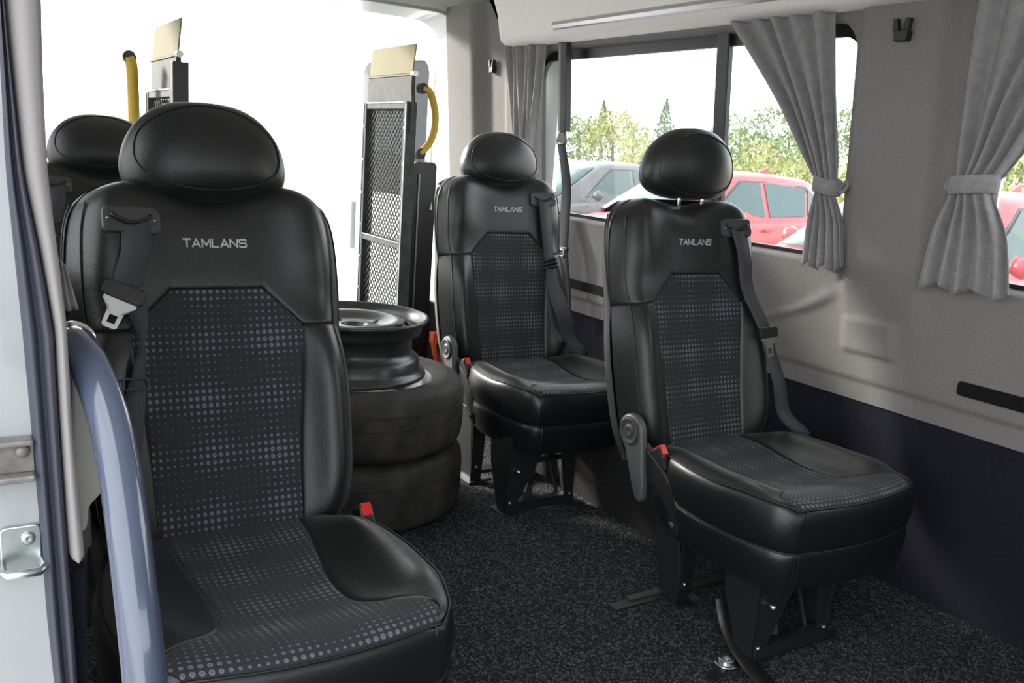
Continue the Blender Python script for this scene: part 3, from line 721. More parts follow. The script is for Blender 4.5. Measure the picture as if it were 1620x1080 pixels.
            ribbon('belt_webbing', [s.surf(X(.180), .262, .018), s.surf(X(.190), .20, .022), s.surf(X(.205), .13, .035), Vector((X(.235), .235, .425)), Vector((X(.270), .195, .375)), Vector((X(.285), .215, .33))], [.044, .036, .034, .036, .04, .042], [H, (1, -.2, 0), (1, -.5, .1), (1, -.5, .4), (.8, -.5, .3), (.7, -.6, .2)], WEB, root)
        else:
            ribbon('belt_webbing', [s.surf(xc, t0-.004, .008), s.surf(X(.141), .46, .012), s.surf(X(.146), .36, .014), s.surf(X(.148), .33, .014)], [.047, .044, .036, .034], [H]*4, WEB, root)
            m_ = MB(); 
            for dt in (.335, .322, .309): m_.tube([s.surf(X(.149)+a, dt+.004*a/.02, .016) for a in frange(-.022, .022, 6)], .006, 8)
            m_.build('belt_keeper', BLACKPL, root, True)
            ribbon('belt_webbing', [s.surf(X(.150), .31, .014), s.surf(X(.156), .24, .014), s.surf(X(.172), .15, .024), Vector((X(.205), .250, .440)), Vector((X(.240), .225, .385)), Vector((X(.25), .235, .34))], [.036, .060, .064, .058, .05, .046], [H]*4+[(.9, -.4, .2)]*2, WEB, root)
            ribbon('belt_webbing', [s.surf(X(.146), .305, .012), s.surf(X(.142), .22, .012), s.surf(X(.150), .12, .016), s.surf(X(.165), .05, .018)], [.02, .026, .03, .03], [H]*4, WEB, root)
        # label tag on the shell edge
        m_ = MB(); m_.box(s.B(X(.232), .515, -.062), (.006, .020, .030)); m_.build('side_tag', BLACKPL, root, bevel=.002)
    def hardware(s):
        root = s.root; sx = -1
        X0 = sx*.228
        # recliner cover: a teardrop plate with a round dished boss
        piv = (.279, .415); pts = []
        for k in range(15): a = math.radians(-35+k*(250/14)); pts.append((piv[0]+.042*math.cos(a), piv[1]+.042*math.sin(a)))
        pts += [(.252, .345), (.235, .290), (.222, .262), (.203, .255), (.196, .268), (.215, .330), (.240, .372)][::1]
        pts = [(piv[0]+.042*math.cos(math.radians(a)), piv[1]+.042*math.sin(math.radians(a))) for a in range(170, -61, -15)]
        pts += [(.290, .365), (.262, .300), (.243, .262), (.226, .252), (.214, .262), (.216, .300), (.226, .350)]
        m_ = MB(); m_.prism(pts, 'X', X0, X0+sx*.022); o = m_.build('recliner_cover', GREYPL, root, bevel=.006); autosmooth(o)
        m_ = MB(); m_.lathe([(.032, .0), (.033, .004), (.030, .005), (.024, .001), (.017, .0005), (.013, .003), (.010, .004), (.006, .002), (0, .002)] if sx > 0 else [(.032, -.0), (.033, -.004), (.030, -.005), (.024, -.001), (.017, -.0005), (.013, -.003), (.010, -.004), (.006, -.002), (0, -.002)], (X0+sx*.0225, *piv), 'X', 32); m_.build('recliner_boss', PLASTIC, o, True)
        # arm going down to the frame
        arm = [(.245, .395), (.200, .372), (.165, .352), (.130, .325), (.105, .285), (.095, .235), (.100, .215), (.120, .215), (.135, .255), (.165, .290), (.215, .310), (.250, .340)]
        m_ = MB(); m_.prism(arm, 'X', X0-sx*.014, X0+sx*.008); o = m_.build('side_arm', BLACKPL, root, bevel=.005); autosmooth(o)
        m_ = MB(); m_.tube([(X0+sx*.008, .115, .24), (X0+sx*.014, .115, .24)], .008, 12); m_.build('arm_bolt', PLASTIC, o, True)
        # belt buckle: black housing with red button
        sx = -s.mx; c_ = Vector((sx*(.222 if sx < 0 else .212), .192, .366 if sx < 0 else .374)); rot = Euler((math.radians(-38), 0, 0)).to_matrix()
        m_ = MB(); m_.box((0, 0, 0), (.026, .046, .058), None); m_.v = [c_+rot @ q for q in m_.v]; o = m_.build('buckle', BLACKPL, root, bevel=.004)
        m_ = MB(); m_.box((0, -.004, .0295), (.017, .032, .005)); m_.box((0, -.0235, .019), (.017, .004, .024)); m_.v = [c_+rot @ q for q in m_.v]; m_.build('red_button', RED, o, bevel=.001)['label'] = 'red release button of the buckle'
        m_ = MB(); m_.bar(c_+rot @ Vector((0, .0, -.02)), Vector((sx*.226, .25, .30)), .022, .004, up=(1, 0, 0)); m_.build('buckle_stalk', WEB, root)
    def legs(s, dx):
        root = s.root
        xl, xr = -.178+dx, .06+dx
        def bolt(p, par):
            m_ = MB(); m_.lathe([(0, -.004), (.004, -.004), (.0065, -.002), (.0065, .001)] , p, 'Y', 12); m_.build('bolt', STEEL, par, True)
        for sx, x in ((-1, xl), (1, xr)):
            # front leg: folded plate, wide at the top
            m_ = MB()
            y0 = -.115
            fw = [(x-.004, .24), (x+.118*(1 if sx < 0 else -.55), .24), (x+.112*(1 if sx < 0 else -.5), .17), (x+.030*(1 if sx < 0 else -1), .02), (x+.024*(1 if sx < 0 else -1), .0), (x-.004, .0)]
            m_.prism(fw, 'Y', y0, y0+.005)
            sd = [(y0, .24), (y0+.115, .24), (y0+.10, .13), (y0+.045, .0), (y0, .0)]
            m_.prism(sd, 'X', x-.004, x+.001)
            m_.box((x+.01, y0+.03, .003), (.05, .08, .006))
            o = m_.build('front_leg', BLACKMET, root, bevel=.002)
            bolt((x+.012*(1 if sx < 0 else -1), y0-.001, .035), o); bolt((x+.05*(1 if sx < 0 else -.4), y0-.001, .20), o)
            if sx < 0:
                m_ = MB(); m_.tube([(x+.028, y0, .135), (x+.028, y0-.018, .135)], .007, 12); m_.build('pin', ZINC, o, True)
            # rear leg
            m_ = MB(); y1 = .155
            x += .03 if sx < 0 else 0; m_.prism([(y1+.02, .24), (y1+.115, .24), (y1+.10, .12), (y1+.065, .0), (y1, .0), (y1+.0, .03)], 'X', x-.004, x+.001)
            m_.prism([(x-.004, .24), (x+.045*-sx, .24), (x+.040*-sx, .1), (x+.034*-sx, 0), (x-.004, 0)], 'Y', y1, y1+.005)
            m_.box((x+.01, y1+.03, .003), (.06, .10, .006)); o = m_.build('rear_leg', BLACKMET, root, bevel=.002)
            bolt((x+.016*-sx, y1-.001, .05), o)
        for a, b_, w1, w2 in (((xl, -.105, .022), (xr, -.105, .022), .03, .03), ((xl, -.08, .145), (xr, -.08, .145), .012, .014), ((xl+.03, .17, .03), (xr, .17, .03), .03, .012), ((xl+.03, .17, .16), (xr, .17, .16), .03, .012)):
            m_ = MB(); m_.bar(a, b_, w1, w2); m_.build('cross_bar', BLACKMET, root, bevel=.002)
        for a, b_, w1, w2 in (((xl+.09, -.09, .03), (xl+.15, -.02, .14), .018, .006), ((xr-.04, -.09, .02), (xr-.07, -.06, .17), .02, .008)):
            m_ = MB(); m_.bar(a, b_, w1, w2); m_.build('lock_lever', BLACKMET, root, bevel=.002)
        m_ = MB(); m_.box((xl+.07, .19, .002), (.06, .07, .004)); m_.build('floor_plate', GREYPL, root)

Seat('passenger_seat', (-.010, -.03, 0), math.radians(-1.5), True, .050, 0, .0, 'large black seat in the foreground left with dotted cloth and hanging steel buckle tongue', 0, 'A')
Seat('passenger_seat', (1.2003, .0405, 0), math.radians(-.4), False, -.003, .034, .26, 'black seat nearest the curtained wall with raised headrest on bare chrome posts', 0, 'B')
Seat('passenger_seat', (1.1763, .9328, 0), math.radians(-1.2), False, -.0356, 0, .0, 'black seat behind the tyre stack, beside the rear window belt', -.05, 'C')
Seat('passenger_seat', (-.005, 1.16, -.012), 0, True, .10, 0, .0, 'black seat mostly hidden behind the foreground left seat, only headrest and shoulder showing', 0, 'A')

# ------------------------------------------------------------------ wheels
def tyre(name, z0, label, lean=(0, 0)):
    e = empty(name, label, 'tyre', (.60+lean[0], 1.10+lean[1], z0), 0, 'tyres stacked flat on the floor')
    Rr, h = .30, .20
    prof = [(.205, .035), (.200, .020), (.212, .010), (.235, .004), (.262, .002), (.280, .010), (.291, .022), (.296, .034)]
    z = .034
    rib = []
    gro = [.062, .1, .138]
    prof2 = prof[:]
    for g in gro: prof2 += [(Rr-.0012, g-.003), (Rr-.004, g-.002), (Rr-.004, g+.002), (Rr-.0012, g+.003)]
    prof2 += [(.296, h-.034), (.291, h-.022), (.286, h-.014), (.283, h-.012), (.280, h-.010), (.262, h-.002), (.250, h-.0035), (.247, h-.002), (.235, h-.004), (.212, h-.010), (.200, h-.020), (.205, h-.035)]
    prof2 += [(.235, h-.04), (.27, h-.06), (.27, .06), (.235, .04)]
    m_ = MB(); m_.lathe(prof2, n=96, closed=True); autosmooth(m_.build('tyre_body', RUBBER, e), 35)
    m_ = MB(); m_.lathe([(.206, h-.016), (.199, h-.014), (.196, h-.022), (.188, h-.030), (.184, h-.06), (.150, h-.09), (.150, .07), (.184, .05), (.196, .022), (.206, .016)], n=64); m_.build('inner_rim', RIMG, e, True)
    m_ = MB(); m_.lathe([(.150, .11), (.10, .125), (.06, .115), (.03, .115)], n=48); m_.build('wheel_disc', RIMG, e, True, solid=.004)
    # raised sidewall lettering blocks read only as faint ticks
    return e
tyre('tyre', 0, 'worn black tyre lying on the carpet, lowest of the stack')
tyre('tyre', .2, 'black tyre on top of another, carrying a bare steel rim', (-.004, .004))
rm = empty('steel_rim', 'bare black steel wheel rim lying on the tyre stack', 'wheel rim', (.555, 1.075, .4))
n = 72
barrel = [(.190, .0), (.204, .002), (.207, .008), (.204, .014), (.193, .020), (.188, .030), (.187, .052), (.178, .060), (.166, .068), (.163, .080), (.163, .104), (.168, .116), (.186, .124), (.189, .132), (.190, .148), (.196, .154), (.206, .158), (.2095, .163), (.208, .169), (.203, .171), (.198, .168), (.193, .158), (.186, .150), (.184, .128), (.160, .112), (.157, .09)]
m_ = MB(); m_.lathe(barrel, n=n); o = m_.build('rim_barrel', RIMM, rm); autosmooth(o, 55)
disc = [(.186, .146), (.183, .128), (.178, .120), (.172, .122), (.166, .130), (.158, .141), (.150, .150), (.141, .157), (.130, .160), (.112, .155), (.095, .146), (.080, .139), (.066, .137), (.050, .139), (.040, .141), (.034, .140), (.031, .134), (.031, .12)]
nseg = 80; vs = []; fs = []; K = len(disc)
for k in range(nseg):
    a = 2*PI*k/nseg
    for r_, h_ in disc: vs.append((r_*math.cos(a), r_*math.sin(a), h_))
for k in range(nseg):
    for i in range(K-1):
        if 4 <= i <= 6 and k % 5 in (1, 2, 3): continue       # ventilation openings round the disc
        if i in (11,) and k % 20 in (2, 3): continue          # bolt holes
        j = (k+1) % nseg; fs.append((k*K+i, j*K+i, j*K+i+1, k*K+i+1))
o = mesh_obj('rim_disc', vs, fs, RIMM, rm, True, solid=.003, sub=1); o['label'] = 'dished disc with a ring of vent holes'

# ------------------------------------------------------------------ wheelchair lift halves at the rear doorway
def lift_half(name, X, y0, y1, z0, z1, label, side):
    e = empty(name, label, 'wheelchair lift', (X, (y0+y1)/2, 0), 0, 'folded lift platform halves')
    ox, oy = X, (y0+y1)/2
    def L(p): return (p[0]-ox, p[1]-oy, p[2])
    def part(m_, nm, mt, par=e, **k):
        m_.v = [Vector(L(v)) for v in m_.v]; return m_.build(nm, mt, par, **k)
    for nm, y in (('side_rail', y0+.012), ('side_rail', y1-.012)):
        m_ = MB(); m_.box((X, y, (z0+z1)/2), (.045, .026, z1-z0)); o = part(m_, nm, LIFTG, bevel=.002)
        m_ = MB(); m_.box((X-.024, y-(.012 if y < oy else -.012), (z0+z1)/2), (.003, .005, z1-z0-.02)); part(m_, 'bare_edge', LIFTEDGE, o)
        m_ = MB()
        for zz in frange(z0+.1, z1-.1, 7): m_.box((X-.0235, y, zz), (.004, .008, .008))
        part(m_, 'rivet', ZINC, o)
    for zz in (z0+.015, z0+.30, .645, z1-.015):
        m_ = MB(); m_.box((X, oy, zz), (.04, y1-y0-.04, .026)); o = part(m_, 'cross_member', LIFTG, bevel=.002)
        m_ = MB(); m_.box((X-.0215, oy, zz+.012), (.003, y1-y0-.05, .004)); part(m_, 'bare_edge', LIFTEDGE, o)
    # expanded metal mesh, clipped to the frame
    m_ = MB(); a0, a1, b0, b1 = y0+.022, y1-.022, z0+.02, z1-.02; pitch = .030
    for sg in (1, -1):
        c0 = (b0-a1 if sg > 0 else b0+a0); c1 = (b1-a0 if sg > 0 else b1+a1); c_ = c0
        while c_ < c1:       # z = sg*1.0*y*k + c
            ya, yb = a0, a1; za, zb = sg*ya+c_, sg*yb+c_
            pts = []
            for (y, z) in ((a0, sg*a0+c_), (a1, sg*a1+c_)):
                z2 = min(max(z, b0), b1); pts.append(((z2-c_)/sg, z2))
            if abs(pts[0][0]-pts[1][0]) > .004: m_.bar((X+.004*sg, *pts[0]), (X+.004*sg, *pts[1]),   .0034, .004, up=(1, 0, 0))
            c_ += pitch
    o = part(m_, 'wire_mesh', LIFTG); o['kind'] = 'stuff'
    # top apron and pale hinged flap
    m_ = MB(); m_.box((X, oy, z1+.05), (.012, y1-y0, .10)); part(m_, 'apron', LIFTG, bevel=.002)
    m_ = MB(); m_.box((X, oy, z1+.102), (.02, y1-y0+.01, .006)); part(m_, 'apron_lip', PALEY)
    rot = Euler((0, math.radians(6*side), 0)).to_matrix()
    m_ = MB(); m_.box((0, 0, .058), (.006, y1-y0, .112)); m_.v = [rot @ v+Vector((X, oy+.005, z1+.105)) for v in m_.v]; o = part(m_, 'hinged_flap', PALEY, bevel=.002); o['label'] = 'pale yellow hinged flap on top'
    m_ = MB(); m_.lathe([(0, -.012), (.011, -.012), (.011, .012), (0, .012)], (X, y0-.01, z1+.105), 'Y', 16); part(m_, 'hinge_pin', STEEL, smooth=False)
    m_ = MB(); m_.prism([(y0-.012, z1-.12), (y0+.014, z1-.12), (y0+.014, z1+.11), (y0-.004, z1+.11), (y0-.004, z1+.05), (y0-.012, z1)], 'X', X-.008, X+.008); part(m_, 'end_bracket', LIFTG)
    return e
lf = lift_half('lift_platform', 1.15, 2.01, 2.43, .04, 1.21, 'folded grey mesh lift platform standing right in the rear doorway', 1)
lf2 = lift_half('lift_platform', .25, 1.86, 2.28, .04, 1.17, 'folded mesh lift platform far left, seen between two headrests', 1)
m_ = MB(); m_.bar((.25-.25, 1.86-2.07-.02, .04), (.0, -.23, 1.25), .05, .03, up=(0, 1, 0)); m_.build('end_post', BLACKMET, lf2, bevel=.003)
# yellow handrails
def handrail(name, pts, label, r=.016):
    e = empty(name, label, 'handrail', pts[0]); o0 = Vector(pts[0])
    m_ = MB(); m_.tube(curve([Vector(p)-o0 for p in pts], 8), r, 14); m_.build('tube', YELLOW, e, True)
    for p in (pts[0], pts[-1]):
        m_ = MB(); q = Vector(p)-o0; m_.lathe([(0, -.012), (.022, -.012), (.022, .012), (0, .012)], q, 'Y', 14); m_.build('fixing', LIFTG, e)
hx = [at_y(668, 140, 2.12), at_y(680, 146, 2.12), at_y(688, 175, 2.12), at_y(687, 205, 2.12), at_y(678, 228, 2.12), at_y(664, 243, 2.12)]
handrail('lift_handrail', hx, 'yellow curved handrail beside the right lift platform', .015)
hx = [at_y(204, 90, 2.2), at_y(208, 105, 2.2), at_y(210, 140, 2.2), at_y(212, 200, 2.2), at_y(213, 260, 2.2)]
hx = [hx[0]+Vector((0, 0, -.0))]+hx[1:]+[Vector((hx[-1].x, 2.2, .5)), Vector((hx[-1].x, 2.2, 0))]
handrail('lift_handrail', hx, 'yellow upright handrail seen left, between the two headrests', .020)
# lift tower and pump box
tw = empty('lift_tower', 'tall black steel lift post beside the right platform', 'lift post', (1.30, 2.16, 0))
xa, xb = at_y(652, 300, 2.14).x, at_y(688, 300, 2.14).x; zt = at_y(670, 256, 2.14).z
m_ = MB(); m_.prism(rrect(xa-1.30, xb-1.30, 0, zt, .02, 4), 'Y', -.03, .05); m_.build('post', BLACKMET, tw, bevel=.004)
m_ = MB(); m_.box(((xa+xb)/2-1.30-.03, -.034, zt/2), (.006, .006, zt-.1)); m_.build('weld_edge', LIFTEDGE, tw)
m_ = MB(); c_ = at_y(682, 325, 2.109)-Vector((1.30, 2.16, 0)); m_.add([c_+Vector(q) for q in ((-.006, 0, -.018), (.006, 0, -.018), (.003, 0, .018))], [(0, 1, 2)]); m_.build('painted_gap_light', mat('gap_light_paint', (.8, .8, .8), .6), tw)  # opaque pale triangle, painted as daylight showing through a hole in the post
bxl = at_y(688, 470, 2.10).x; bxr = 1.56; bzt = at_y(700, 480, 2.10).z
bxo = empty('pump_box', 'dark pump box low in the rear corner with white top', 'lift pump', ((bxl+bxr)/2, 2.2, 0))
m_ = MB(); m_.box((0, 0, bzt/2), (bxr-bxl, .20, bzt)); m_.build('case', mat('box_grey', (.05, .05, .052), .5), bxo, bevel=.004)
m_ = MB(); m_.box((0, 0, bzt+.004), (bxr-bxl+.004, .21, .008)); m_.build('lid', WHITEP, bxo, bevel=.002)
a = at_y(704, 545, 2.06); b_ = at_y(703, 492, 2.06)
yl = empty('yellow_lever', 'short yellow lever behind the orange clamp', 'lever', (a.x, 2.06, 0)); m_ = MB(); m_.bar((0, 0, 0), (0, 0, b_.z), .018, .026, up=(0, 1, 0)); m_.build('bar', YELLOW, yl, bevel=.004)
a = at_y(694, 540, 2.03)
oc = empty('orange_clamp', 'orange plastic clamp between the wheel rim and the rear seat', 'clamp', (a.x, 2.03, 0)); m_ = MB()
zt, zb = at_y(694, 524, 2.03).z, at_y(694, 543, 2.03).z
m_.box((.0, 0, (zt+zb)/2), (.075, .04, zt-zb)); m_.build('jaw', ORANGE, oc, bevel=.006)
m_ = MB(); m_.tube(curve([(-.030, -.005, zt-.02), (-.026, -.012, zb-.02), (-.012, -.012, zb-.07), (-.006, -.01, zb-.13), (-.004, 0, 0)], 5), [.011]*17+[.011]*4, 10); m_.build('handle', ORANGE, oc, True)
a = at_y(700, 570, 2.05)
gt = empty('grey_tube', 'grey steel tube standing under the yellow lever', 'tube', (a.x+.012, 2.075, 0)); m_ = MB(); m_.tube([(0, 0, 0), (0, 0, .27)], .014, 12); m_.build('tube', RIMG, gt, True)

# ------------------------------------------------------------------ curtains
def curtain(label, top, mid, tie, bot, zt, ztie, zb, pleats, seed, knob_side):
    """top/tie/bot: (Y nearest the front, Y nearest the rear)"""
    rnd = random.Random(seed); e = empty('curtain', label, 'curtain', (1.52, (tie[0]+tie[1])/2, zb), 0, 'grey tied-back window curtains')
    ox, oy, oz = 1.52, (tie[0]+tie[1])/2, zb
    NZ, NY = 46, 16*pleats; vs = []
    ph = [rnd.uniform(0, .6) for _ in range(pleats+2)]
    def side(k, z):
        tab = [(zb, bot[k]), (zb+(ztie-zb)*.55, tie[k]+(bot[k]-tie[k])*.62), (ztie-.03, tie[k]+(bot[k]-tie[k])*.10), (ztie, tie[k]), (ztie+.03, tie[k]+(mid[k]-tie[k])*.16), ((ztie+zt)/2, mid[k]), (zt, top[k])]
        return smooth_interp(tab, z)
    for i in range(NZ+1):
        z = zb+(zt-zb)*i/NZ; a, b_ = side(0, z), side(1, z); wd = b_-a
        k = abs(z-ztie); near = gauss(k/.05); low = z < ztie
        amp = .017*(1-.55*near)*(1 if not low else .95)
        for j in range(NY+1):
            t = j/NY; tt = t+.018*math.sin(t*pleats*2.2+z*4+seed)
            q = tt*pleats*2*PI
            x = amp*(math.sin(q+ph[0]*3+.5*math.sin(z*5+seed))+.35*math.sin(q*.5+z*6+seed)+.18*math.sin(2*q+1.3+z*3))
            x -= .022*near*math.sin(PI*t)
            xx = wallX(-.05 if oy < .1 else .6, z)-.030+x*.8-(.012 if low else 0)
            zz = z+(.010*math.sin(q*.5+seed) if i == 0 else 0)
            vs.append((xx-ox, a+wd*t-oy, zz-oz))
    W = NY+1; fs = [(i*W+j, i*W+j+1, (i+1)*W+j+1, (i+1)*W+j) for i in range(NZ) for j in range(NY)]
    mesh_obj('cloth', vs, fs, CURT, e, True, solid=.0025)
    # tie band
    X = wallX(.6, ztie)-.034; m_ = []; nn = 28; hw = (tie[1]-tie[0])/2+.008; vs = []
    for i, (dz, k) in enumerate(((-.020, .96), (-.017, 1.02), (0, 1.04), (.017, 1.02), (.020, .96))):
        for j in range(nn):
            a = 2*PI*j/nn; vs.append((X+.034*k*math.cos(a)-ox, hw*k*math.sin(a), ztie+dz-.006*math.sin(a)*knob_side-oz))
    fs = [(i*nn+j, i*nn+(j+1) % nn, (i+1)*nn+(j+1) % nn, (i+1)*nn+j) for i in range(4) for j in range(nn)]
    mesh_obj('tie_band', vs, fs, CURT, e, True, solid=.003)
    kb = MB(); ky = knob_side*(hw+.008)
    kb.tube([(X-ox+.012+.010*math.cos(a), ky+.009*math.sin(a*1.0), ztie-oz+.014*math.cos(a)) for a in frange(0, 2*PI, 14)][:-1], .0055, 8, closed=True)
    kb.tube([(X-ox+.02, ky-knob_side*.01, ztie-oz), (wallX(.6, ztie)-ox+.01, ky, ztie-oz)], .006, 8)
    kb.build('tie_knot', CURT, e, True)
    return e
curtain('grey curtain at the rear end of the long window, behind a headrest', (1.66, 1.93), (1.71, 1.90), (1.775, 1.86), (1.74, 1.90), 1.452, .98, .80, 6, 3, 1)
curtain('grey curtain tied back at the front end of the long window', (.362, .715), (.338, .52), (.303, .358), (.252, .386), 1.452, 1.018, .805, 5, 1, -1)
curtain('grey curtain tied back at the far right edge of the picture', (-.42, -.02), (-.24, -.02), (-.112, -.022), (-.185, .035), 1.452, 1.046, .805, 5, 8, 1)

# ------------------------------------------------------------------ hooks, belts, strip
def hook(Y, z, label, s=1.):
    X = wallX(Y, z)-.004; e = empty('coat_hook', label, 'hook', (X, Y, z), 0, 'black plastic coat hooks')
    m_ = MB(); m_.prism([(-.016*s, -.020), (.016*s, -.020), (.020*s, .004), (-.020*s, .004)], 'X', -.016, .008); m_.build('base', BLACKPL, e, bevel=.002)
    for sg in (-1, 1):
        m_ = MB(); m_.prism([(sg*.005*s, .002), (sg*.020*s, .002), (sg*.023*s, .030), (sg*.011*s, .031)][::sg], 'X', -.018, -.004); m_.build('prong', BLACKPL, e, bevel=.002)
p = at_x(1432, 52, wallX(.17, 1.39)); hook(p.y, p.z, 'black two-pronged coat hook on the broad pillar right of the long window', 1.0)
p = at_x(779, 107, wallX(2.13, 1.39)); hook(p.y, p.z, 'black two-pronged coat hook on the rear corner pillar', .8)

# belts hung on the window posts
def pillar_belt(Y, label, cover_z, full=True):
    X = wallX(1.0, 1.1)-.012; e = empty('pillar_belt', label, 'seat belt', (X, Y, 0), 0, 'belts on the window posts')
    xt = wallX(1., 1.44)-X; xs = wallX(1., .82)-X
    if full:
        z0 = cover_z; m_ = MB(); x0 = xs+(xt-xs)*(z0-.82)/.62
        prof = [(-.029, .012), (-.024, -.012), (0, -.018), (.024, -.012), (.029, .012)]; vs = []
        for z in frange(z0, 1.45, 6):
            xx = xs+(xt-xs)*(z-.82)/.62
            for a, b_ in prof: vs.append((xx+b_-.006, a, z))
        n5 = 5; fs = [(i*n5+j, i*n5+(j+1) % n5, (i+1)*n5+(j+1) % n5, (i+1)*n5+j) for i in range(6) for j in range(n5)]+[(0, 1, 2, 3, 4), (30, 31, 32, 33, 34)]
        o = mesh_obj('post_cover', vs, fs, BLACKMET, e, False, bevel=.003)
        zg = z0-.03; xg = xs+(xt-xs)*(zg-.82)/.62-.016
        m_ = MB(); m_.prism([(-.016, .030), (.016, .030), (.030, .004), (.031, -.012), (.022, -.018), (-.022, -.018), (-.031, -.012), (-.030, .004)], 'X', -.004, .004); m_.v = [v+Vector((xg, 0, zg)) for v in m_.v]; o = m_.build('belt_guide', PLASTIC, e, bevel=.002)
        m_ = MB(); m_.tube([(xg-.006, a, zg-.014) for a in (-.022, 0, .022)], .003, 8); m_.build('guide_bar', STEEL, o, True)
        H = (0, 1, 0)
        ribbon('belt_webbing', [(xg-.002, 0, zg-.01), (xs-.020, -.022, .95), (xs-.034, -.052, .80), (xs-.045, -.072, .70), (xs-.03, -.09, .56), (xs-.02, -.10, .44)], [.048, .060, .064, .064, .060, .056], [H]*6, WEB, e)
        m_ = MB(); m_.box((xs-.046, -.072, .705), (.012, .062, .014)); m_.build('belt_stop', BLACKPL, e, bevel=.003)
        m_ = MB(); m_.tube([(xs-.054, -.076+a, .690+b_) for a, b_ in rrect(-.013, .013, -.012, .012, .004, 3)], .003, 6, closed=True); m_.build('tongue_plate', STEEL, e, True)
    else:
        H = (0, 1, 0)
        xa = xs+(xt-xs)*(1.2-.82)/.62
        ribbon('belt_webbing', [(xa-.012, 0, 1.10), (xa-.012, 0, 1.04), (xs-.012, .004, .95), (xs-.02, .006, .84), (xs-.035, .008, .72), (xs-.03, .008, .60)], [.06, .062, .062, .06, .056, .05], [H]*6, WEB, e)
        m_ = MB(); m_.box((xa-.014, 0, 1.11), (.016, .064, .03)); m_.build('belt_guide', PLASTIC, e, bevel=.003)
        m_ = MB(); m_.box((xs-.034, .008, .585), (.02, .058, .03)); m_.build('belt_stop', BLACKPL, e, bevel=.003)
pillar_belt(1.565, 'black belt hanging from the window post left of the raised headrest, steel tongue showing', 1.135)
pillar_belt(.795, 'black belt hanging on the middle window post behind the raised headrest', 1.1, False)

# bright strip on the cove
m_ = MB(); sp = [(0, -.014), (-.008, -.011), (-.012, 0), (-.008, .011), (0, .014), (.006, 0)]
vs = []; ys = [1.515]+frange(1.508, -1.2, 12)
for i, y in enumerate(ys):
    for x, z in sp: vs.append((1.4475+(x if i else x*.5)-.0015*0-.1*z, y, 1.492+z*(1 if i else .7)))
K = 6; fs = [(i*K+j, i*K+(j+1) % K, (i+1)*K+(j+1) % K, (i+1)*K+j) for i in range(len(ys)-1) for j in range(K)]+[tuple(range(6))]
o = mesh_obj('cove_strip', vs, fs, mat('brushed_aluminium', (.50, .49, .52), .32, 1.), None, False); tag(o, 'brushed metal strip along the pale headliner above the window', 'trim strip')

# floor fittings
p = at_z(1148, 1052); fa = empty('floor_anchor', 'round zinc floor anchor with washer in the carpet', 'anchor', (p.x, p.y, 0))
m_ = MB(); m_.lathe([(0, .004), (.024, .004), (.026, .006), (.024, .008), (.016, .009), (0, .009)], n=32); m_.build('washer', ZINC, fa, True)
m_ = MB(); m_.lathe([(.016, .009), (.017, .016), (.014, .018), (.009, .017), (.008, .011), (0, .011)], n=24); autosmooth(m_.build('bolt_head', ZINC, fa))
m_ = MB(); m_.box((0, .0, .002), (.16, .022, .004), Euler((0, 0, math.radians(200))).to_matrix()); m_.build('slot_plate', BLACKMET, fa)
def floor_slot(pa, pb, wd, label):
    a, b_ = at_z(*pa), at_z(*pb); e = empty('floor_slot', label, 'floor rail', ((a+b_)/2)); m_ = MB(); d = (b_-a)/2; m_.bar(-d+Vector((0, 0, .002)), d+Vector((0, 0, .002)), wd, .004); m_.build('cover', BLACKPL, e)
    m_ = MB(); m_.bar(-d*.3+Vector((0, .012, .006)), d*1.0+Vector((0, .012, .006)), .02, .006); m_.build('flap', PLASTIC, e, bevel=.002)
floor_slot((968, 962), (1052, 940), .032, 'dark floor rail cover beside the near right seat leg')
st_ = empty('floor_strap', 'black belt strap running from the seat leg over the floor anchor', 'strap', at_z(1170, 1020))
o0 = at_z(1170, 1020)
ribbon('webbing', [at_z(1142, 945, .10)-o0, at_z(1150, 985, .05)-o0, at_z(1168, 1025, .018)-o0, at_z(1195, 1062, .014)-o0, at_z(1225, 1095, .006)-o0, at_z(1260, 1130, .004)-o0], [.035, .040, .045, .046, .046, .046], [(1, -.2, 0)]*6, BLACKPL, st_)

# curtain tail by the pillar, left
tl = empty('curtain_tail', 'scrap of grey curtain behind the left door pillar', 'curtain', (-.298, -.15, .86))
a = [at_y(92, 410, -.15), at_y(104, 420, -.15), at_y(124, 488, -.15), at_y(100, 493, -.15)]
vs = []
for i in range(9):
    t = i/8; l = a[0].lerp(a[3], t); r_ = a[1].lerp(a[2], t)
    for j in range(7): q = l.lerp(r_, j/6); vs.append(Vector((q.x, q.y+.006*math.sin(j*2.0), q.z))-Vector((-.298, -.15, .86)))
mesh_obj('cloth', vs, [(i*7+j, i*7+j+1, (i+1)*7+j+1, (i+1)*7+j) for i in range(8) for j in range(6)], CURT, tl, True, solid=.002)

# ------------------------------------------------------------------ outside
o = mesh_obj('ground', [(-120, -120, GZ), (140, -120, GZ), (140, 160, GZ), (-120, 160, GZ)], [(0, 1, 2, 3)], ASPH, None, False); tag(o, kind='structure')
vs = []; ysg = frange(-60, 36, 40); xsg = frange(15.5, 120, 40)
rg = random.Random(4)
for x in xsg:
    for y in ysg: vs.append((x, y, GZ+.005+1.55*sstep(15.5, 34, x)+rg.uniform(-.08, .1)*sstep(16, 20, x)))
W = len(ysg); o = mesh_obj('grass_bank', vs, [(i*W+j, i*W+j+1, (i+1)*W+j+1, (i+1)*W+j) for i in range(len(xsg)-1) for j in range(W-1)], FIELD, None, True); tag(o, 'dry yellow grass bank beyond the parked cars', 'grass', kind='structure')

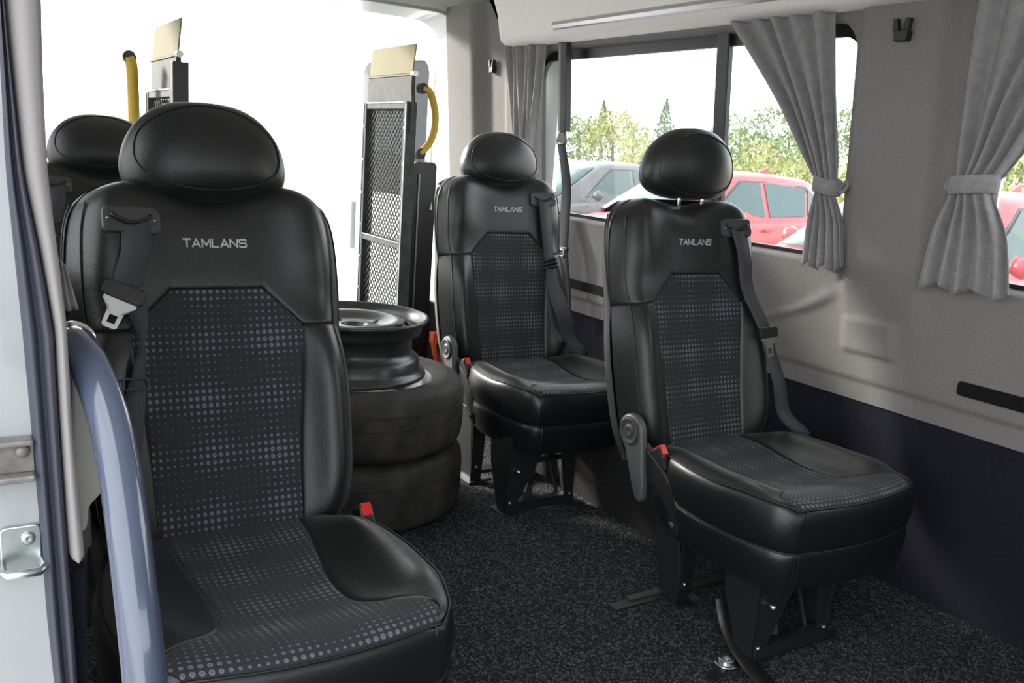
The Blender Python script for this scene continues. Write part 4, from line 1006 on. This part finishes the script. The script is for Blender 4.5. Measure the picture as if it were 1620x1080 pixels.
def leafmat(name, c1, c2):
    m = bpy.data.materials.new(name); m.use_nodes = True; t = m.node_tree; b = t.nodes['Principled BSDF']; b.inputs['Roughness'].default_value = .6
    i = t.nodes.new('ShaderNodeNewGeometry'); r = t.nodes.new('ShaderNodeValToRGB'); r.color_ramp.elements[0].color = (*c1, 1); r.color_ramp.elements[1].color = (*c2, 1)
    t.links.new(i.outputs['Random Per Island'], r.inputs[0]); t.links.new(r.outputs[0], b.inputs['Base Color'])
    b.inputs['Transmission Weight'].default_value = 0; return m
LG = [leafmat('leaf_green', (.09, .15, .035), (.19, .25, .065)), leafmat('leaf_yellow', (.19, .21, .05), (.33, .33, .10)), leafmat('leaf_blue', (.06, .12, .07), (.13, .20, .11))]
def tree(x, y, z0, h, rx, kind, seed, label, conifer=False, group='trees and bushes beyond the field'):
    rnd = random.Random(seed); e = empty('tree' if h > 2.3 else 'bush', label, 'tree' if h > 2.3 else 'bush', (x, y, z0), 0, group)
    vs = []; fs = []; nl = int(900*max(.8, rx)*h/2.5)
    cl = [(rnd.uniform(-.6, .6)*rx, rnd.uniform(-.6, .6)*rx, rnd.uniform(.25, .85)*h, rnd.uniform(.35, .6)*rx) for _ in range(9)]
    for k in range(nl):
        if conifer:
            t = rnd.random()**1.4; a = rnd.uniform(0, 2*PI); rr = rx*(1-t)*rnd.uniform(.5, 1.05); p = Vector((rr*math.cos(a), rr*math.sin(a), .06*h+t*h*.94))
        else:
            c_ = rnd.choice(cl); d = Vector((rnd.gauss(0, 1), rnd.gauss(0, 1), rnd.gauss(0, 1))).normalized()*c_[3]*rnd.uniform(.75, 1.05); p = Vector(c_[:3])+d
            if p.z < .05: p.z = rnd.uniform(.05, .3)
        s_ = rnd.uniform(.07, .15)*(1 if h > 2 else .8); rot = Euler((rnd.uniform(0, PI), rnd.uniform(0, PI), rnd.uniform(0, PI))).to_matrix(); b0 = len(vs)
        vs += [p+rot @ Vector(q)*s_ for q in ((-.6, 0, 0), (0, -.35, .05), (1, 0, 0), (0, .35, .05))]; fs.append((b0, b0+1, b0+2, b0+3))
    mesh_obj('foliage', vs, fs, LG[kind], e, False)['kind'] = 'stuff'
    m_ = MB(); m_.tube([(0, 0, -.3), (.03, 0, h*.4), (0, .04, h*.8)], [.09*h/3, .06*h/3, .02], 8); m_.build('trunk', BARK, e, True)
def bankz(x): return GZ-.12+1.55*sstep(15.5, 34, x)
def px_tree(px, depth, pt, rx, kind, seed, label, con=False):
    rx *= .75; d = ray(px, 250)/FOC; q = CP+d*depth; z0 = bankz(q.x); top = CP+ray(px, pt)/FOC*depth; tree(q.x, q.y, z0, max(1.2, top.z-z0), rx, kind, seed, label, con)
T = [(845, 30, 172, 1.7, 1, 'yellowing leafy tree beside the rear curtain'), (872, 36, 165, 1.6, 0, 'pale green tree left of the belt post'), (915, 34, 178, 1.2, 0, 'leafy tree right of the belt post'), (948, 38, 160, 1.3, 2, 'narrow bluish conifer left of the birches'),
     (968, 30, 165, 1.3, 1, 'tall yellow birch over the dark grey car'), (1000, 31, 175, 1.3, 1, 'yellow birch over the gap between two cars'), (1046, 40, 158, 1.5, 2, 'bluish conifer standing alone above the raised headrest'), (1020, 26, 215, 1.2, 1, 'low yellow bush left of the raised headrest'),
     (1080, 44, 205, 2.0, 0, 'low hedge tree directly behind the raised headrest'), (1118, 42, 200, 1.8, 0, 'pale tree beside the middle window post'), (1168, 32, 180, 1.6, 0, 'round green tree just right of the middle window post'), (1205, 30, 172, 1.8, 0, 'broad green tree over the red car roof'), (1245, 31, 176, 1.8, 2, 'dark green tree left of the tied curtain'), (1282, 33, 180, 1.8, 0, 'green tree half behind the tied curtain'),
     (1345, 32, 172, 1.8, 0, 'green tree between the curtain and the broad pillar'), (1190, 24, 232, 1.3, 1, 'yellow bush in front of the round green tree'), (1240, 23, 236, 1.3, 1, 'yellow bush over the red car fin'), (1285, 23, 240, 1.3, 1, 'yellow bush half behind the tied curtain'), (1620, 24, 205, 1.8, 1, 'yellow bush in the far right window'), (1600, 30, 180, 2., 0, 'green tree in the far right window'), (1350, 24, 238, 1.2, 1, 'yellow bush beside the broad pillar')]
DK = [1.0, 1.2, .92, 1.1, .9, 1.1, 1.0, .95, 1.08, .86, 1.1, .88, 1.15, .9, 1.12, 1.0, .9, 1.18, 1.0, 1.1, .95]
for i, (px, dp, pt, rx, kd, lb) in enumerate(T): px_tree(px, dp*DK[i], pt, rx, kd, 20+i, lb, 'conifer' in lb)

# cars: nose towards -X when rz = 0
def car(loc, rz, paint, label, fin=True, L=4.15, Wd=1.76, Hh=1.50):
    e = empty('car', label, 'car', loc, rz, 'cars parked in the row outside')
    hw = Wd/2
    # lower body: sections along x (0 = nose)
    sec = [(0.0, .62, .28, .58), (.06, .74, .22, .68), (.25, .84, .18, .76), (.6, hw-.01, .17, .84), (1.1, hw, .17, .92), (1.35, hw, .17, .96), (2.2, hw, .17, .985), (3.2, hw, .17, 1.02), (3.7, hw-.03, .2, 1.02), (4.0, hw-.08, .26, .95), (L, hw-.16, .32, .80)]
    vs = []; K = 11
    for x, h, zb, zt in sec:
        pr = [(-.86*h, zb), (-h*.99, zb+.10), (-h*1.0, (zb+zt)/2), (-h*.975, zt-.10), (-h*.93, zt-.02), (0, zt+.03), (h*.93, zt-.02), (h*.975, zt-.10), (h, (zb+zt)/2), (h*.99, zb+.10), (.86*h, zb)]
        vs += [(x, y, z) for y, z in pr]
    fs = [(i*K+j, i*K+(j+1) % K, (i+1)*K+(j+1) % K, (i+1)*K+j) for i in range(len(sec)-1) for j in range(K)]+[tuple(range(K)), tuple((len(sec)-1)*K+j for j in range(K))]
    mesh_obj('body', vs, fs, paint, e, True, sub=1)
    # greenhouse
    base = [(1.18, .72, .93), (1.55, .80, .97), (2.35, .815, .985), (3.15, .80, 1.01), (3.75, .74, 1.01)]
    rx0, rx1 = 1.98, 3.45; rh = Hh
    gt_ = []
    secs = [(1.15, .70, .95, .70, .955), (1.95, .80, .97, .60, Hh-.05), (2.15, .81, .98, .585, Hh-.015), (2.7, .81, .99, .585, Hh), (3.25, .80, 1.0, .565, Hh-.03), (3.5, .78, 1.0, .53, Hh-.08), (3.98, .70, .98, .62, 1.03)]
    vs = []; K2 = 7
    for x, wb_, zb, wt, zt in secs:
        pr = [(-wb_, zb-.06), (-wb_+(wb_-wt)*.9, zb+(zt-zb)*.9), (-wt*.88, zt), (0, zt+.012), (wt*.88, zt), (wb_-(wb_-wt)*.9, zb+(zt-zb)*.9), (wb_, zb-.06)]
        vs += [(x, y, z) for y, z in pr]
    fs = [(i*K2+j, i*K2+j+1, (i+1)*K2+j+1, (i+1)*K2+j) for i in range(len(secs)-1) for j in range(K2-1)]
    mesh_obj('cabin', vs, fs, paint, e, True)
    # glazing as separate panes, a little proud of the cabin
    def sidey(x, z):
        for (a, b_) in zip(secs, secs[1:]):
            if a[0] <= x <= b_[0]:
                t = (x-a[0])/(b_[0]-a[0]); v = [p+(q-p)*t for p, q in zip(a, b_)]
                k = (z-v[2]+.06)/(max(.05, .9*(v[4]-v[2])+.06)); return v[1]-(v[1]-v[3])*.9*k
        return .8
    for sg in (-1, 1):
        poly = [(1.60, .985), (3.50, 1.045), (3.44, 1.25), (3.26, 1.375), (2.5, 1.41), (2.08, 1.40), (1.9, 1.27)]; mesh_obj('window_surround', [(x, sg*(sidey(x, z)+.004), z) for x, z in poly], [tuple(range(7))], BLACKPL, e, False, solid=.004)
        for nm, poly in (('front_side_window', [(1.62, 1.0), (2.42, 1.01), (2.42, 1.385), (2.10, 1.385), (1.92, 1.25)]), ('rear_side_window', [(2.50, 1.01), (3.12, 1.03), (3.22, 1.36), (2.50, 1.395)]), ('quarter_window', [(3.18, 1.035), (3.46, 1.06), (3.42, 1.22), (3.28, 1.345)])):
            vs = [(x, sg*(sidey(x, z)+.008), z) for x, z in poly]; mesh_obj(nm, vs, [tuple(range(len(poly)))], CARGLASS, e, False, solid=.008)
    vs = []
    for t in frange(.06, .92, 6):
        x = 1.15+(1.95-1.15)*t; z = .955+(Hh-.05-.955)*t; wq = .70*(1-t)+.55*t
        for y in (-1, -.5, 0, .5, 1): vs.append((x-.012, y*wq*.93, z+.014+.014*(1-y*y)))
    mesh_obj('windscreen', vs, [(i*5+j, i*5+j+1, (i+1)*5+j+1, (i+1)*5+j) for i in range(6) for j in range(4)], CARGLASS, e, True, solid=.006)
    vs = [(3.62, -.5, 1.33), (3.62, .5, 1.33), (3.95, .58, 1.06), (3.95, -.58, 1.06)]; mesh_obj('rear_screen', [(x+.02, y, z+.02) for x, y, z in vs], [(0, 1, 2, 3)], CARGLASS, e, False, solid=.006)
    for sg in (-1, 1):
        m_ = MB(); m_.lathe([(0, -.06), (.05, -.05), (.075, 0), (.06, .05), (0, .06)], (1.66, sg*.95, 1.03), 'Y', 14); o = m_.build('mirror', paint, e, True)
        m_ = MB(); m_.tube([(1.66, sg*.84, 1.0), (1.66, sg*.94, 1.02)], .02, 8); m_.build('mirror_stalk', BLACKPL, o)
        m_ = MB(); m_.lathe([(0, -.1), (.08, -.1), (.10, -.03), (.10, .08), (0, .1)], (.20, sg*.58, .62), 'X', 16); m_.build('headlamp', LAMPM, e, True)
        for nm, x in (('wheel', .78), ('wheel', 3.28)):
            m_ = MB(); m_.lathe([(.20, -.10), (.29, -.10), (.315, -.07), (.315, .07), (.29, .10), (.20, .10)], (x, sg*(hw-.09), .315), 'Y', 28); o = m_.build(nm, TYRE2, e, True)
            m_ = MB(); m_.lathe([(0, -.07), (.19, -.09), (.20, -.07), (.20, .07), (.19, .09), (0, .07)], (x, sg*(hw-.09), .315), 'Y', 20); m_.build('hub', HUB, o, True)
        m_ = MB(); m_.tube([(1.25, sg*.15, 1.0), (1.36, sg*.15+.45, 1.07)], .008, 6); m_.build('wiper', BLACKPL, e)
        m_ = MB(); m_.box((2.40, sg*(hw+.005), .86), (.14, .03, .025)); m_.build('door_handle', paint, e)
    if fin:
        m_ = MB(); m_.prism([(3.02, Hh-.01), (3.22, Hh-.02), (3.20, Hh+.075)], 'Y', -.015, .015); m_.build('roof_fin', paint, e, bevel=.004)
    m_ = MB(); m_.box((-.01, 0, .42), (.04, 1.0, .16)); m_.build('grille', BLACKPL, e, bevel=.02)
    return e
car((5.25, 6.80, GZ), 0, REDP, 'red hatchback with roof fin parked in the middle of the window view')
car((3.80, 2.78, GZ), 0, REDP, 'red car nearest the van, bonnet showing beside the tied curtain')
car((5.65, 9.70, GZ), 0, GREYP, 'dark grey car left of the red cars, behind the hanging belt')
car((5.6, 12.6, GZ), 0, SILV, 'pale silver car furthest left behind the rear seat headrest')
